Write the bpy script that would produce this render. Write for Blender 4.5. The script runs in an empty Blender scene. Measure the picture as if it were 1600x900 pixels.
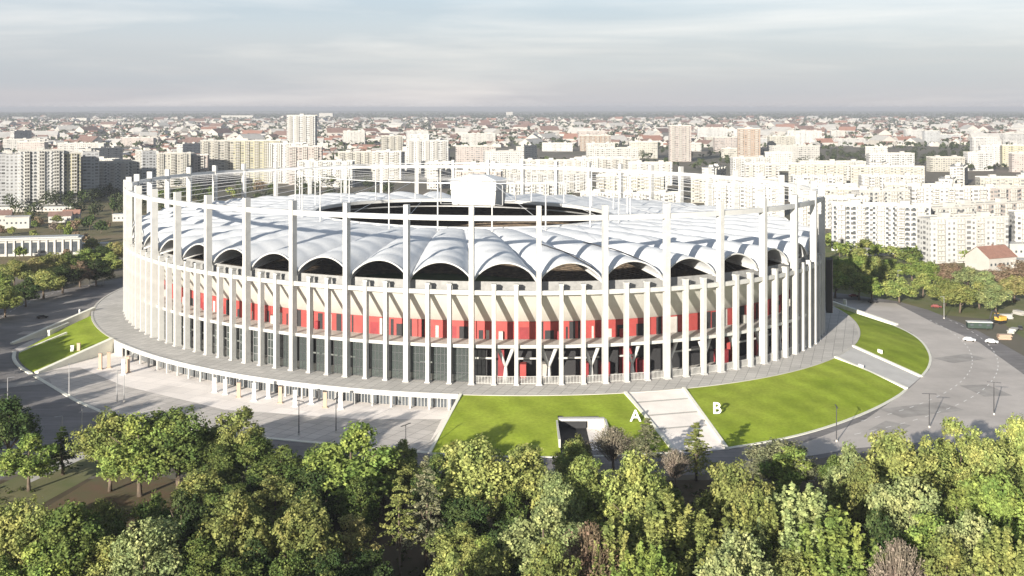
import bpy, math, random
from mathutils import Vector, Matrix
PI = math.pi
R = random.Random(7)
S = bpy.context.scene
COL = S.collection
F = 1818.0          # focal length in photograph pixels
CAMZ = 85.5
HOR = 168.0
def G(px, py, z=0.0):            # plan position of a ground feature measured in the photograph
    Y = F*(CAMZ-z)/(py-HOR)
    return Vector(((px-800)/F*Y, Y, z))
def P(px, Y, z=0.0): return Vector(((px-800)/F*Y, Y, z))
def px_of(v): return 800+F*v[0]/v[1], HOR+F*(CAMZ-v[2])/v[1]

# ------------------------------------------------------------------ helpers
def tag(o, label=None, cat=None, group=None, kind=None):
    if label: o['label'] = label
    if cat: o['category'] = cat
    if group: o['group'] = group
    if kind: o['kind'] = kind
    return o
def empty(name, loc=(0,0,0), rz=0, label=None, cat=None, group=None):
    o = bpy.data.objects.new(name, None); COL.objects.link(o)
    o.location = loc; o.rotation_euler = (0,0,rz); o.empty_display_size = .5
    return tag(o, label, cat, group)
class MB:
    def __init__(s): s.v=[]; s.f=[]; s.m=[]
    def quad(s, a,b,c,d, m=0):
        i=len(s.v); s.v += [tuple(a),tuple(b),tuple(c),tuple(d)]; s.f.append((i,i+1,i+2,i+3)); s.m.append(m)
    def poly(s, pts, m=0):
        i=len(s.v); s.v += [tuple(p) for p in pts]; s.f.append(tuple(range(i,i+len(pts)))); s.m.append(m)
    def box(s, c, size, rz=0, m=0, taper=1.0):
        cx,cy,cz=c; hx,hy,hz=size[0]/2,size[1]/2,size[2]/2; cs,sn=math.cos(rz),math.sin(rz); i=len(s.v)
        for z in (-1,1):
            k = 1 if z<0 else taper
            for x,y in ((-1,-1),(1,-1),(1,1),(-1,1)):
                X,Y=x*hx*k,y*hy*k; s.v.append((cx+X*cs-Y*sn, cy+X*sn+Y*cs, cz+z*hz))
        for f in ((3,2,1,0),(4,5,6,7),(0,1,5,4),(1,2,6,5),(2,3,7,6),(3,0,4,7)):
            s.f.append(tuple(i+k for k in f)); s.m.append(m)
    def prism(s, pts, z0, z1, m=0, mt=None):     # ccw plan polygon
        n=len(pts); i=len(s.v)
        s.v += [(p[0],p[1],z0) for p in pts]+[(p[0],p[1],z1) for p in pts]
        s.f.append(tuple(i+k for k in reversed(range(n)))); s.m.append(m)
        s.f.append(tuple(i+n+k for k in range(n))); s.m.append(m if mt is None else mt)
        for k in range(n):
            j=(k+1)%n; s.f.append((i+k,i+j,i+n+j,i+n+k)); s.m.append(m)
    def tube(s, pts, radii, n=6, m=0, cap=True):
        pts=[Vector(p) for p in pts]
        if not hasattr(radii,'__len__'): radii=[radii]*len(pts)
        base=len(s.v)
        for k,p in enumerate(pts):
            d=(pts[min(k+1,len(pts)-1)]-pts[max(k-1,0)]).normalized()
            u=d.cross(Vector((0,0,1)));
            if u.length<.01: u=Vector((1,0,0))
            u.normalize(); w=d.cross(u)
            for j in range(n):
                a=2*PI*j/n; s.v.append(tuple(p+(u*math.cos(a)+w*math.sin(a))*radii[k]))
        for k in range(len(pts)-1):
            for j in range(n):
                a=base+k*n+j; b=base+k*n+(j+1)%n; s.f.append((a,b,b+n,a+n)); s.m.append(m)
        if cap:
            s.f.append(tuple(base+j for j in reversed(range(n)))); s.m.append(m)
            e=base+(len(pts)-1)*n; s.f.append(tuple(e+j for j in range(n))); s.m.append(m)
    def mesh(s, name, mats, off=(0,0,0), smooth=False):
        me=bpy.data.meshes.new(name)
        me.from_pydata([(v[0]-off[0],v[1]-off[1],v[2]-off[2]) for v in s.v],[],s.f)
        if not isinstance(mats,(list,tuple)): mats=[mats]
        for m in mats: me.materials.append(m)
        if len(mats)>1: me.polygons.foreach_set('material_index', s.m)
        if smooth: me.polygons.foreach_set('use_smooth',[True]*len(s.f))
        me.update(); return me
    def build(s, name, mats, parent=None, smooth=False, off=None):
        if off is None: off = parent.location if parent else (0,0,0)
        o=bpy.data.objects.new(name, s.mesh(name,mats,off,smooth)); COL.objects.link(o)
        if parent: o.parent=parent
        return o
KIDS={}
def obj(name, mesh, parent=None, loc=(0,0,0), rz=0):
    o=bpy.data.objects.new(name, mesh); COL.objects.link(o); o.location=loc; o.rotation_euler=(0,0,rz)
    if parent: o.parent=parent; KIDS.setdefault(parent.name,[]).append(o)
    return o
def copy_tree(o, parent=None):
    c=o.copy(); COL.objects.link(c)
    if parent: c.parent=parent; KIDS.setdefault(parent.name,[]).append(c)
    for ch in list(KIDS.get(o.name,[])): copy_tree(ch,c)
    return c
def set_color(o,c):
    o.color=c
    for ch in KIDS.get(o.name,[]): set_color(ch,c)
ORD=['first','second','third','fourth','fifth','sixth','seventh','eighth','ninth','tenth','eleventh','twelfth','thirteenth','fourteenth','fifteenth','sixteenth','seventeenth','eighteenth','nineteenth','twentieth','twenty-first','twenty-second','twenty-third','twenty-fourth','twenty-fifth','twenty-sixth','twenty-seventh','twenty-eighth','twenty-ninth','thirtieth']+['%d-th'%k for k in range(31,90)]

# ------------------------------------------------------------------ materials
def nt(mat): return mat.node_tree.nodes, mat.node_tree.links
def mat_basic(name, col, rough=.8, noise=0.0, scale=1.0, spec=.3, metal=0.0, col2=None, detail=5, coord='Object', bump=0):
    m=bpy.data.materials.new(name); m.use_nodes=True; N,L=nt(m); b=N['Principled BSDF']
    b.inputs['Roughness'].default_value=rough; b.inputs['Specular IOR Level'].default_value=spec; b.inputs['Metallic'].default_value=metal
    if noise or col2:
        tc=N.new('ShaderNodeTexCoord'); t=N.new('ShaderNodeTexNoise'); t.inputs['Scale'].default_value=scale; t.inputs['Detail'].default_value=detail; t.inputs['Roughness'].default_value=.65
        L.new(tc.outputs[coord],t.inputs['Vector'])
        r=N.new('ShaderNodeValToRGB'); r.color_ramp.elements[0].position=.3; r.color_ramp.elements[1].position=.7
        c2 = col2 or tuple(min(1,c*(1+noise)) for c in col)
        c1 = col if col2 else tuple(c*(1-noise) for c in col)
        r.color_ramp.elements[0].color=(*c1,1); r.color_ramp.elements[1].color=(*c2,1)
        L.new(t.outputs['Fac'],r.inputs['Fac']); L.new(r.outputs['Color'],b.inputs['Base Color'])
        if bump:
            bp=N.new('ShaderNodeBump'); bp.inputs['Distance'].default_value=bump; L.new(t.outputs['Fac'],bp.inputs['Height']); L.new(bp.outputs['Normal'],b.inputs['Normal'])
    else: b.inputs['Base Color'].default_value=(*col,1)
    return m
def add_mul(m, tex_out, lo, hi, name='mul'):
    """multiply the base colour by a pattern between lo and hi"""
    N,L=nt(m); b=N['Principled BSDF']; src=b.inputs['Base Color'].links[0].from_socket if b.inputs['Base Color'].links else None
    mr=N.new('ShaderNodeMapRange'); mr.inputs['To Min'].default_value=lo; mr.inputs['To Max'].default_value=hi; L.new(tex_out,mr.inputs['Value'])
    mx=N.new('ShaderNodeMix'); mx.data_type='RGBA'; mx.blend_type='MULTIPLY'; mx.inputs[0].default_value=1
    if src: L.new(src,mx.inputs[6])
    else: mx.inputs[6].default_value=b.inputs['Base Color'].default_value
    L.new(mr.outputs[0],mx.inputs[7]); L.new(mx.outputs[2],b.inputs['Base Color'])
def slabs(m, sx, sy, mortar=.03, lo=.72, rz=0):
    N,L=nt(m); tc=N.new('ShaderNodeTexCoord'); mp=N.new('ShaderNodeMapping'); mp.inputs['Rotation'].default_value=(0,0,rz)
    br=N.new('ShaderNodeTexBrick'); br.offset=0.0; br.inputs['Scale'].default_value=1; br.inputs['Brick Width'].default_value=sx; br.inputs['Row Height'].default_value=sy
    br.inputs['Mortar Size'].default_value=mortar; br.inputs['Color1'].default_value=(1,1,1,1); br.inputs['Color2'].default_value=(.86,.86,.86,1); br.inputs['Mortar'].default_value=(lo*.6,lo*.6,lo*.6,1)
    L.new(tc.outputs['Object'],mp.inputs[0]); L.new(mp.outputs[0],br.inputs['Vector']); add_mul(m, br.outputs['Color'], 0, 1)
M={}
M['paint']=mat_basic('white_paint',(.47,.468,.45),.55,noise=.12,scale=.35)
M['paint2']=mat_basic('white_steel',(.52,.52,.51),.45,noise=.04,scale=.2)
M['mem']=mat_basic('roof_membrane',(.66,.675,.69),.5,noise=.07,scale=.15)
m=M['mem']; N,L=nt(m); tc=N.new('ShaderNodeTexCoord'); mp=N.new('ShaderNodeMapping'); mp.inputs['Scale'].default_value=(.5,.06,.5); mp.inputs['Rotation'].default_value=(0,0,.4); t2=N.new('ShaderNodeTexNoise'); t2.inputs['Detail'].default_value=6; L.new(tc.outputs['Object'],mp.inputs[0]); L.new(mp.outputs[0],t2.inputs[0]); add_mul(m,t2.outputs['Fac'],.86,1.12)
M['conc']=mat_basic('light_concrete',(.50,.48,.44),.85,noise=.12,scale=.15)
M['deck']=mat_basic('podium_paving',(.52,.50,.47),.85,noise=.12,scale=.08); slabs(M['deck'],3,3,.08,.8,.3)
M['plaza']=mat_basic('plaza_paving',(.86,.80,.75),.85,noise=.08,scale=.07); slabs(M['plaza'],6,6,.08,1.2,.45)
M['ramp']=mat_basic('ramp_paving',(.78,.73,.68),.85,noise=.12,scale=.12)
M['ramp2']=mat_basic('grey_ramp_paving',(.50,.49,.47),.85,noise=.12,scale=.12)
M['paver']=mat_basic('grey_pavers',(.54,.505,.47),.85,noise=.15,scale=.1); slabs(M['paver'],4,4,.1,.85,.45)
M['asph']=mat_basic('asphalt',(.19,.18,.178),.85,noise=.25,scale=.05,detail=8)
M['asph2']=mat_basic('pale_asphalt',(.46,.425,.395),.85,noise=.2,scale=.05,detail=8)
M['kerb']=mat_basic('kerb_concrete',(.72,.71,.62),.8,noise=.06,scale=.5)
M['red']=mat_basic('red_wall',(.31,.055,.05),.6,noise=.15,scale=.3)
M['darkred']=mat_basic('dark_red_wall',(.22,.03,.035),.6,noise=.2,scale=.3)
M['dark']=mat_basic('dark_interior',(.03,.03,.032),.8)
M['cream']=mat_basic('stand_underside',(.58,.57,.52),.8,noise=.05,scale=.2)
M['slab']=mat_basic('slab_concrete',(.42,.40,.37),.8,noise=.15,scale=.3)
M['gate']=mat_basic('gate_metal',(.45,.45,.44),.5,metal=.3)
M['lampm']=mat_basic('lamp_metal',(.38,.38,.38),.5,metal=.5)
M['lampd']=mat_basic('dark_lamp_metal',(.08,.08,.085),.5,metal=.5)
M['black']=mat_basic('black_rubber',(.02,.02,.02),.8)
M['bark']=mat_basic('bark',(.13,.10,.075),.9,noise=.3,scale=2)
M['soil']=mat_basic('forest_floor',(.045,.045,.022),.95,scale=.06,col2=(.11,.075,.045),detail=9)
M['litter']=mat_basic('leaf_litter',(.14,.085,.05),.95,scale=.2,col2=(.10,.10,.045),detail=9)
M['scrub']=mat_basic('dry_grass',(.09,.10,.035),.95,scale=.02,col2=(.20,.15,.085),detail=9)
M['verge']=mat_basic('verge_grass',(.09,.125,.035),.95,scale=.05,col2=(.19,.17,.09),detail=8)
M['ground']=mat_basic('city_ground',(.085,.09,.055),.95,scale=.004,col2=(.20,.165,.14),detail=10)
M['seat']=mat_basic('seats',(.03,.027,.022),.7,scale=.35,col2=(.17,.125,.085),detail=9)
M['pitch']=mat_basic('pitch_grass',(.03,.055,.015),.9,noise=.2,scale=.1)
M['roofgrey']=mat_basic('flat_roof_felt',(.42,.41,.39),.9,noise=.15,scale=.1)
M['brickred']=mat_basic('red_roof_tile',(.27,.15,.115),.8,noise=.15,scale=.5)
M['tilebrown']=mat_basic('brown_roof_tile',(.19,.125,.105),.8,noise=.2,scale=.2)
M['housew']=mat_basic('house_plaster',(.42,.40,.37),.85,noise=.1,scale=.1)
M['banner_w']=mat_basic('white_banner',(.80,.79,.77),.5)
M['banner_o']=mat_basic('tan_banner',(.42,.31,.23),.5)
M['yellow']=mat_basic('machine_yellow',(.62,.36,.07),.5)
M['cable']=mat_basic('cable_steel',(.70,.70,.70),.4,metal=.3)
# lawn with mowing stripes
m=mat_basic('lawn_grass',(.185,.255,.022),.9,scale=.035,spec=.05,col2=(.29,.345,.05),detail=8); N,L=nt(m)
tc=N.new('ShaderNodeTexCoord'); wv=N.new('ShaderNodeTexWave'); wv.inputs['Scale'].default_value=.032; wv.inputs['Distortion'].default_value=1.5; wv.inputs['Detail Scale'].default_value=.4
mp=N.new('ShaderNodeMapping'); mp.inputs['Rotation'].default_value=(0,0,-.5); L.new(tc.outputs['Object'],mp.inputs[0]); L.new(mp.outputs[0],wv.inputs[0]); add_mul(m,wv.outputs['Fac'],.94,1.08)
t3=N.new('ShaderNodeTexNoise'); t3.inputs['Scale'].default_value=.13; t3.inputs['Detail'].default_value=7; L.new(tc.outputs['Object'],t3.inputs[0]); add_mul(m,t3.outputs['Fac'],.62,1.42)
t2=N.new('ShaderNodeTexNoise'); t2.inputs['Scale'].default_value=1.2; t2.inputs['Detail'].default_value=4; L.new(tc.outputs['Object'],t2.inputs[0]); add_mul(m,t2.outputs['Fac'],.7,1.3)
M['lawn']=m
# paint stripes / faded patches on the asphalt
m=M['asph']; N,L=nt(m); tc=N.new('ShaderNodeTexCoord'); mp=N.new('ShaderNodeMapping'); mp.inputs['Scale'].default_value=(.02,.16,1); mp.inputs['Rotation'].default_value=(0,0,.4)
t2=N.new('ShaderNodeTexNoise'); t2.inputs['Detail'].default_value=6; L.new(tc.outputs['Object'],mp.inputs[0]); L.new(mp.outputs[0],t2.inputs[0]); add_mul(m,t2.outputs['Fac'],.65,1.35)
# glass
def glass_mat(name, tint, mixf):
    m=bpy.data.materials.new(name); m.use_nodes=True; N,L=nt(m); N.remove(N['Principled BSDF'])
    tr=N.new('ShaderNodeBsdfTransparent'); tr.inputs[0].default_value=(*tint,1); gl=N.new('ShaderNodeBsdfGlossy'); gl.inputs['Roughness'].default_value=.06; gl.inputs[0].default_value=(.8,.85,.85,1)
    df=N.new('ShaderNodeBsdfDiffuse'); df.inputs[0].default_value=(.10,.12,.115,1)
    a=N.new('ShaderNodeMixShader'); a.inputs[0].default_value=mixf; b=N.new('ShaderNodeMixShader'); lw=N.new('ShaderNodeLayerWeight'); lw.inputs[0].default_value=.25
    L.new(tr.outputs[0],a.inputs[1]); L.new(df.outputs[0],a.inputs[2]); L.new(lw.outputs['Fresnel'],b.inputs[0]); L.new(a.outputs[0],b.inputs[1]); L.new(gl.outputs[0],b.inputs[2])
    L.new(b.outputs[0],N['Material Output'].inputs[0]); return m
M['glass']=glass_mat('facade_glass',(.75,.8,.78),.45)
M['carglass']=glass_mat('dark_glass',(.2,.2,.22),.7)
M['winglass']=mat_basic('window_glass',(.07,.08,.09),.12,noise=.4,scale=.3,spec=.6)
# foliage: colour from the object, varied leaf by leaf and clump by clump
def leaf_mat(name):
    m=bpy.data.materials.new(name); m.use_nodes=True; N,L=nt(m); N.remove(N['Principled BSDF'])
    oi=N.new('ShaderNodeObjectInfo'); ge=N.new('ShaderNodeNewGeometry'); hs=N.new('ShaderNodeHueSaturation')
    tc=N.new('ShaderNodeTexCoord'); tn=N.new('ShaderNodeTexNoise'); tn.inputs['Scale'].default_value=.35; tn.inputs['Detail'].default_value=2; L.new(tc.outputs['Object'],tn.inputs[0])
    mr=N.new('ShaderNodeMapRange'); mr.inputs['To Min'].default_value=.55; mr.inputs['To Max'].default_value=1.5; L.new(ge.outputs['Random Per Island'],mr.inputs[0])
    mh=N.new('ShaderNodeMapRange'); mh.inputs['From Min'].default_value=.3; mh.inputs['From Max'].default_value=.7; mh.inputs['To Min'].default_value=.465; mh.inputs['To Max'].default_value=.525; L.new(tn.outputs['Fac'],mh.inputs[0])
    mv=N.new('ShaderNodeMapRange'); mv.inputs['From Min'].default_value=.3; mv.inputs['From Max'].default_value=.7; mv.inputs['To Min'].default_value=1.25; mv.inputs['To Max'].default_value=.75; L.new(tn.outputs['Fac'],mv.inputs[0])
    mu=N.new('ShaderNodeMath'); mu.operation='MULTIPLY'; L.new(mr.outputs[0],mu.inputs[0]); L.new(mv.outputs[0],mu.inputs[1])
    L.new(mh.outputs[0],hs.inputs['Hue']); L.new(mu.outputs[0],hs.inputs['Value']); L.new(oi.outputs['Color'],hs.inputs['Color'])
    d=N.new('ShaderNodeBsdfDiffuse'); t=N.new('ShaderNodeBsdfTranslucent'); mx=N.new('ShaderNodeMixShader'); mx.inputs[0].default_value=.3
    L.new(hs.outputs[0],d.inputs[0]); L.new(hs.outputs[0],t.inputs[0]); L.new(d.outputs[0],mx.inputs[1]); L.new(t.outputs[0],mx.inputs[2]); L.new(mx.outputs[0],N['Material Output'].inputs[0]); return m
M['leaf']=leaf_mat('foliage')
# apartment wall: rows of windows and loggias laid out in the building's own coordinates
def wall_mat(name, fx, fz, wx, wz, loggia=.3, glassv=.10):
    m=bpy.data.materials.new(name); m.use_nodes=True; N,L=nt(m); b=N['Principled BSDF']; b.inputs['Roughness'].default_value=.8
    tc=N.new('ShaderNodeTexCoord'); sp=N.new('ShaderNodeSeparateXYZ'); L.new(tc.outputs['Object'],sp.inputs[0])
    sn=N.new('ShaderNodeSeparateXYZ'); L.new(tc.outputs['Normal'],sn.inputs[0])
    def mt(op,a,b_=None,c=None):
        n=N.new('ShaderNodeMath'); n.operation=op
        for i,x in enumerate((a,b_,c)):
            if x is None: continue
            if isinstance(x,(int,float)): n.inputs[i].default_value=x
            else: L.new(x,n.inputs[i])
        return n.outputs[0]
    ax=mt('ABSOLUTE',sn.outputs[0]); ay=mt('ABSOLUTE',sn.outputs[1]); side=mt('GREATER_THAN',ay,.5)
    h=mt('ADD',mt('MULTIPLY',sp.outputs[0],side),mt('MULTIPLY',sp.outputs[1],mt('SUBTRACT',1.0,side)))
    u=mt('DIVIDE',mt('ADD',h,500.0),fx); w=mt('DIVIDE',sp.outputs[2],fz)
    fu=mt('FRACT',u); fw=mt('FRACT',w); iu=mt('FLOOR',u); iw=mt('FLOOR',w)
    inx=mt('LESS_THAN',mt('ABSOLUTE',mt('SUBTRACT',fu,.5)),wx/2); inz=mt('LESS_THAN',mt('ABSOLUTE',mt('SUBTRACT',fw,.55)),wz/2)
    ok=mt('LESS_THAN',mt('ABSOLUTE',sn.outputs[2]),.5); win=mt('MULTIPLY',mt('MULTIPLY',inx,inz),ok)
    oi=N.new('ShaderNodeObjectInfo')
    cb=N.new('ShaderNodeCombineXYZ'); L.new(iu,cb.inputs[0]); L.new(mt('MULTIPLY',oi.outputs['Random'],97.0),cb.inputs[1]); wn=N.new('ShaderNodeTexWhiteNoise'); L.new(cb.outputs[0],wn.inputs['Vector'])
    c2=N.new('ShaderNodeCombineXYZ'); L.new(iu,c2.inputs[0]); L.new(iw,c2.inputs[1]); L.new(side,c2.inputs[2]); w2=N.new('ShaderNodeTexWhiteNoise'); L.new(c2.outputs[0],w2.inputs['Vector'])
    # a loggia column: wide dark recess with a pale parapet
    log=mt('MULTIPLY',mt('LESS_THAN',wn.outputs['Value'],loggia),ok)
    lg=mt('MULTIPLY',log,mt('MULTIPLY',mt('LESS_THAN',mt('ABSOLUTE',mt('SUBTRACT',fu,.5)),.42),mt('GREATER_THAN',fw,.45)))
    a_=mt('MAXIMUM',mt('MULTIPLY',win,mt('SUBTRACT',1.0,log)),lg)
    tone=N.new('ShaderNodeMapRange'); tone.inputs['To Min'].default_value=glassv*.5; tone.inputs['To Max'].default_value=glassv*3.2; L.new(w2.outputs['Value'],tone.inputs[0])
    nz=N.new('ShaderNodeTexNoise'); nz.inputs['Scale'].default_value=.12; nz.inputs['Detail'].default_value=4; L.new(tc.outputs['Object'],nz.inputs[0])
    st=N.new('ShaderNodeMapRange'); st.inputs['To Min'].default_value=.75; st.inputs['To Max'].default_value=1.15; L.new(nz.outputs['Fac'],st.inputs[0])
    wc=N.new('ShaderNodeMix'); wc.data_type='RGBA'; wc.blend_type='MULTIPLY'; wc.inputs[0].default_value=1; L.new(oi.outputs['Color'],wc.inputs[6]); L.new(st.outputs[0],wc.inputs[7])
    mx=N.new('ShaderNodeMix'); mx.data_type='RGBA'; L.new(a_,mx.inputs[0]); L.new(wc.outputs[2],mx.inputs[6]); L.new(tone.outputs[0],mx.inputs[7])
    L.new(mx.outputs[2],b.inputs['Base Color']); return m
M['wallA']=wall_mat('panel_wall',3.4,2.9,.5,.5,.4,.085)
M['wallB']=wall_mat('plain_panel_wall',3.0,2.9,.44,.46,.2,.10)
M['plain']=mat_basic('plain_render',(.44,.43,.40),.85,noise=.1,scale=.1)

# ------------------------------------------------------------------ stadium frame
CX,CY=-22.0,488.4; EA,EB,ROT=130.07,157.42,.631
POD=4.5
def ell(t, s=1.0, off=0.0, z=0.0):
    c,sn=math.cos(ROT),math.sin(ROT); x,y=EA*s*math.cos(t),EB*s*math.sin(t)
    nx,ny=math.cos(t)/EA,math.sin(t)/EB; k=math.hypot(nx,ny); nx/=k; ny/=k
    x+=nx*off; y+=ny*off
    return Vector((CX+x*c-y*sn, CY+x*sn+y*c, z))
def nang(t):
    nx,ny=math.cos(t)/EA,math.sin(t)/EB; return math.atan2(ny,nx)+ROT
# equal spacing by arc length
NT=46; NF=NT*3
_n=7200; ts=[2*PI*i/_n for i in range(_n+1)]; arc=[0.0]
for i in range(_n): arc.append(arc[-1]+(ell(ts[i+1])-ell(ts[i])).length)
LEN=arc[-1]
def t_at(s):
    s%=LEN; lo,hi=0,_n
    while hi-lo>1:
        mid=(lo+hi)//2
        if arc[mid]<=s: lo=mid
        else: hi=mid
    return ts[lo]+(ts[hi]-ts[lo])*(s-arc[lo])/max(1e-9,arc[hi]-arc[lo])
# phase: one tall mast stands at photograph x = 842 on the near side
best=min((abs(px_of(ell(t))[0]-842)+ (1e6 if ell(t)[1]>CY else 0), t) for t in ts)[1]
S0=arc[min(range(_n),key=lambda i:abs(ts[i]-best))]
TF=[t_at(S0+LEN*k/NF) for k in range(NF)]       # every fin; k%3==0 is a tall mast
TM=TF[::3]
def tm(k): return TF[(k)%NF]
def tlin(k0, frac):                                # parameter between fins, arc-wise
    return t_at(S0+LEN*(k0+frac)/NF)

stad=empty('stadium',(CX,CY,0),0,'huge white oval football stadium ringed by tall concrete masts under a scalloped membrane roof','stadium')
# --- tall masts and fins (one mesh each kind, shared)
def fin_mesh(w,d,h,cap):
    b=MB(); b.box((0,0,POD+h/2),(d,w,h))
    if cap: b.box((-.1,0,POD+h+.252),(d*1.02,w*1.3,.5))
    b.box((0,0,POD+.2),(d+.5,w+.5,.38))
    return b.mesh('fin',M['paint'])
mast_me=fin_mesh(1.4,2.2,52.3,False); fin_me=fin_mesh(1.08,1.8,28.9,True)
for k in range(NF):
    p=ell(TF[k]); tall=k%3==0
    obj('mast' if tall else 'fin', mast_me if tall else fin_me, stad, (p.x-CX,p.y-CY,0), nang(TF[k]))
# --- ring beams
def ring(name, mat, off_in, off_out, z0, z1, n=276, s=1.0, t0=0.0, t1=2*PI, parent=stad, smooth=False, closed=True):
    b=MB(); m=n if closed else n+1; i0=0
    for j in range(m):
        t=t0+(t1-t0)*j/n
        for (o,z) in ((off_in,z0),(off_out,z0),(off_out,z1),(off_in,z1)): b.v.append(tuple(ell(t,s,o,z)))
    for j in range(n):
        a=4*j; c=4*((j+1)%m)
        for q in range(4):
            r=(q+1)%4; b.f.append((a+q,c+q,c+r,a+r)); b.m.append(0)
    if not closed:
        b.f.append((0,1,2,3)); b.f.append((4*n+3,4*n+2,4*n+1,4*n)); b.m+= [0,0]
    return b.build(name,mat,parent)
Z=POD
ring('ring_beam',M['paint2'],-.75,.75,Z+47.9,Z+49.4)
ring('lower_ring_beam',M['paint'],-.6,.5,Z+26.2,Z+27.5)
M['louvre']=mat_basic('grey_louvres',(.26,.26,.255),.7,noise=.2,scale=.5)
ring('parapet',M['louvre'],-3.6,-3.3,Z+26.5,Z+29.6)
ring('gallery_floor',M['slab'],-9,-1.1,Z+26.4,Z+26.9)
ring('concourse_slab',M['slab'],-14,-.9,Z+10.55,Z+11.3)
ring('slab_edge',M['paint'],-.895,-.45,Z+10.5,Z+11.45)
# underside of upper stand
def shell(name, mat, prof, n=276, parent=stad, t0=0.0, t1=2*PI, s=1.0, smooth=True):
    b=MB(); m=len(prof)
    for j in range(n+1):
        t=t0+(t1-t0)*j/n
        for (o,z) in prof:
            b.v.append(tuple(ell(t,s,o,z)))
    for j in range(n):
        for q in range(m-1):
            a=j*m+q; c=(j+1)*m+q; b.f.append((a,c,c+1,a+1)); b.m.append(0)
    return b.build(name,mat,parent,smooth)
shell('stand_underside',M['cream'],[(-1.6,Z+26.1),(-4.5,Z+22.8),(-9.9,Z+16.75),(-10.2,Z+16.6),(-14,Z+16.5)])
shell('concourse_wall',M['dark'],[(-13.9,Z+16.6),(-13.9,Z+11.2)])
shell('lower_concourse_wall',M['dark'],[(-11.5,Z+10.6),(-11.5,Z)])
# raker ribs under the stand: thin lines between
# seating bowl
def bowl():
    b=MB(); prof=[(-5.5,Z+29.3),(-6,Z+29.0)]
    r=-6; z=Z+29.0
    for k in range(22): prof+= [(r-1.6,z),(r-1.6,z-.82)]; r-=1.6; z-=.82
    prof+=[(r,z-2.6)]; z-=2.6
    for k in range(16): prof+= [(r-1.7,z),(r-1.7,z-.5)]; r-=1.7; z-=.5
    prof+=[(r,Z+.2)]
    m=len(prof); n=160
    for j in range(n+1):
        t=2*PI*j/n
        for (o,zz) in prof: b.v.append(tuple(ell(t,1,o,zz)))
    for j in range(n):
        for q in range(m-1):
            a=j*m+q; c=(j+1)*m+q; b.f.append((a,c,c+1,a+1)); b.m.append(0)
    o=b.build('seating_bowl',M['seat'],stad)
    b=MB(); b.poly([ell(2*PI*j/120,1,r-.1,Z+.15) for j in range(120)]); b.build('pitch',M['pitch'],stad)
bowl()
# --- red concourse walls, one panel run for each bay
for k in range(NT):
    b=MB(); n=6; pin=[ell(tlin(3*k,.02+2.96*i/n),1,-10.0) for i in range(n+1)]; pout=[ell(tlin(3*k,.02+2.96*i/n),1,-10.6) for i in range(n+1)]
    pp=[(p.x,p.y) for p in pin]+[(p.x,p.y) for p in reversed(pout)]
    b.prism(pp,Z+11.31,Z+16.62); rw=b.build('red_wall',M['red'],stad)
    u=R.uniform(.05,.4)
    while u<2.8:
        w=R.choice((.1,.16,.22,.3,.45)); e_=min(2.93,u+w); a0,a1=tlin(3*k,u),tlin(3*k,e_); b=MB()
        q=[ell(a0,1,-10.3),ell(a1,1,-10.3),ell(a1,1,-9.94),ell(a0,1,-9.94)]; hh=R.choice((2.6,3.6,4.9,5.2))
        b.prism([(p.x,p.y) for p in q],Z+11.33,Z+11.33+hh); b.build('opening',M[R.choice(('dark','dark','dark','darkred','slab'))],rw,off=(CX,CY,0))
        u=e_+R.choice((.08,.15,.3,.45,.6))
    if R.random()<.8:   # pale kiosks / signs in front of the red wall
        q=R.random()*2.5; a0=tlin(3*k,q); a1=tlin(3*k,q+.2); b=MB()
        pts=[ell(a0,1,-8.8),ell(a1,1,-8.8),ell(a1,1,-9.95),ell(a0,1,-9.95)]
        b.prism([(p.x,p.y) for p in pts],Z+11.31,Z+13.8); b.build('kiosk',M['plain' if R.random()<.5 else 'darkred'],stad)
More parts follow.
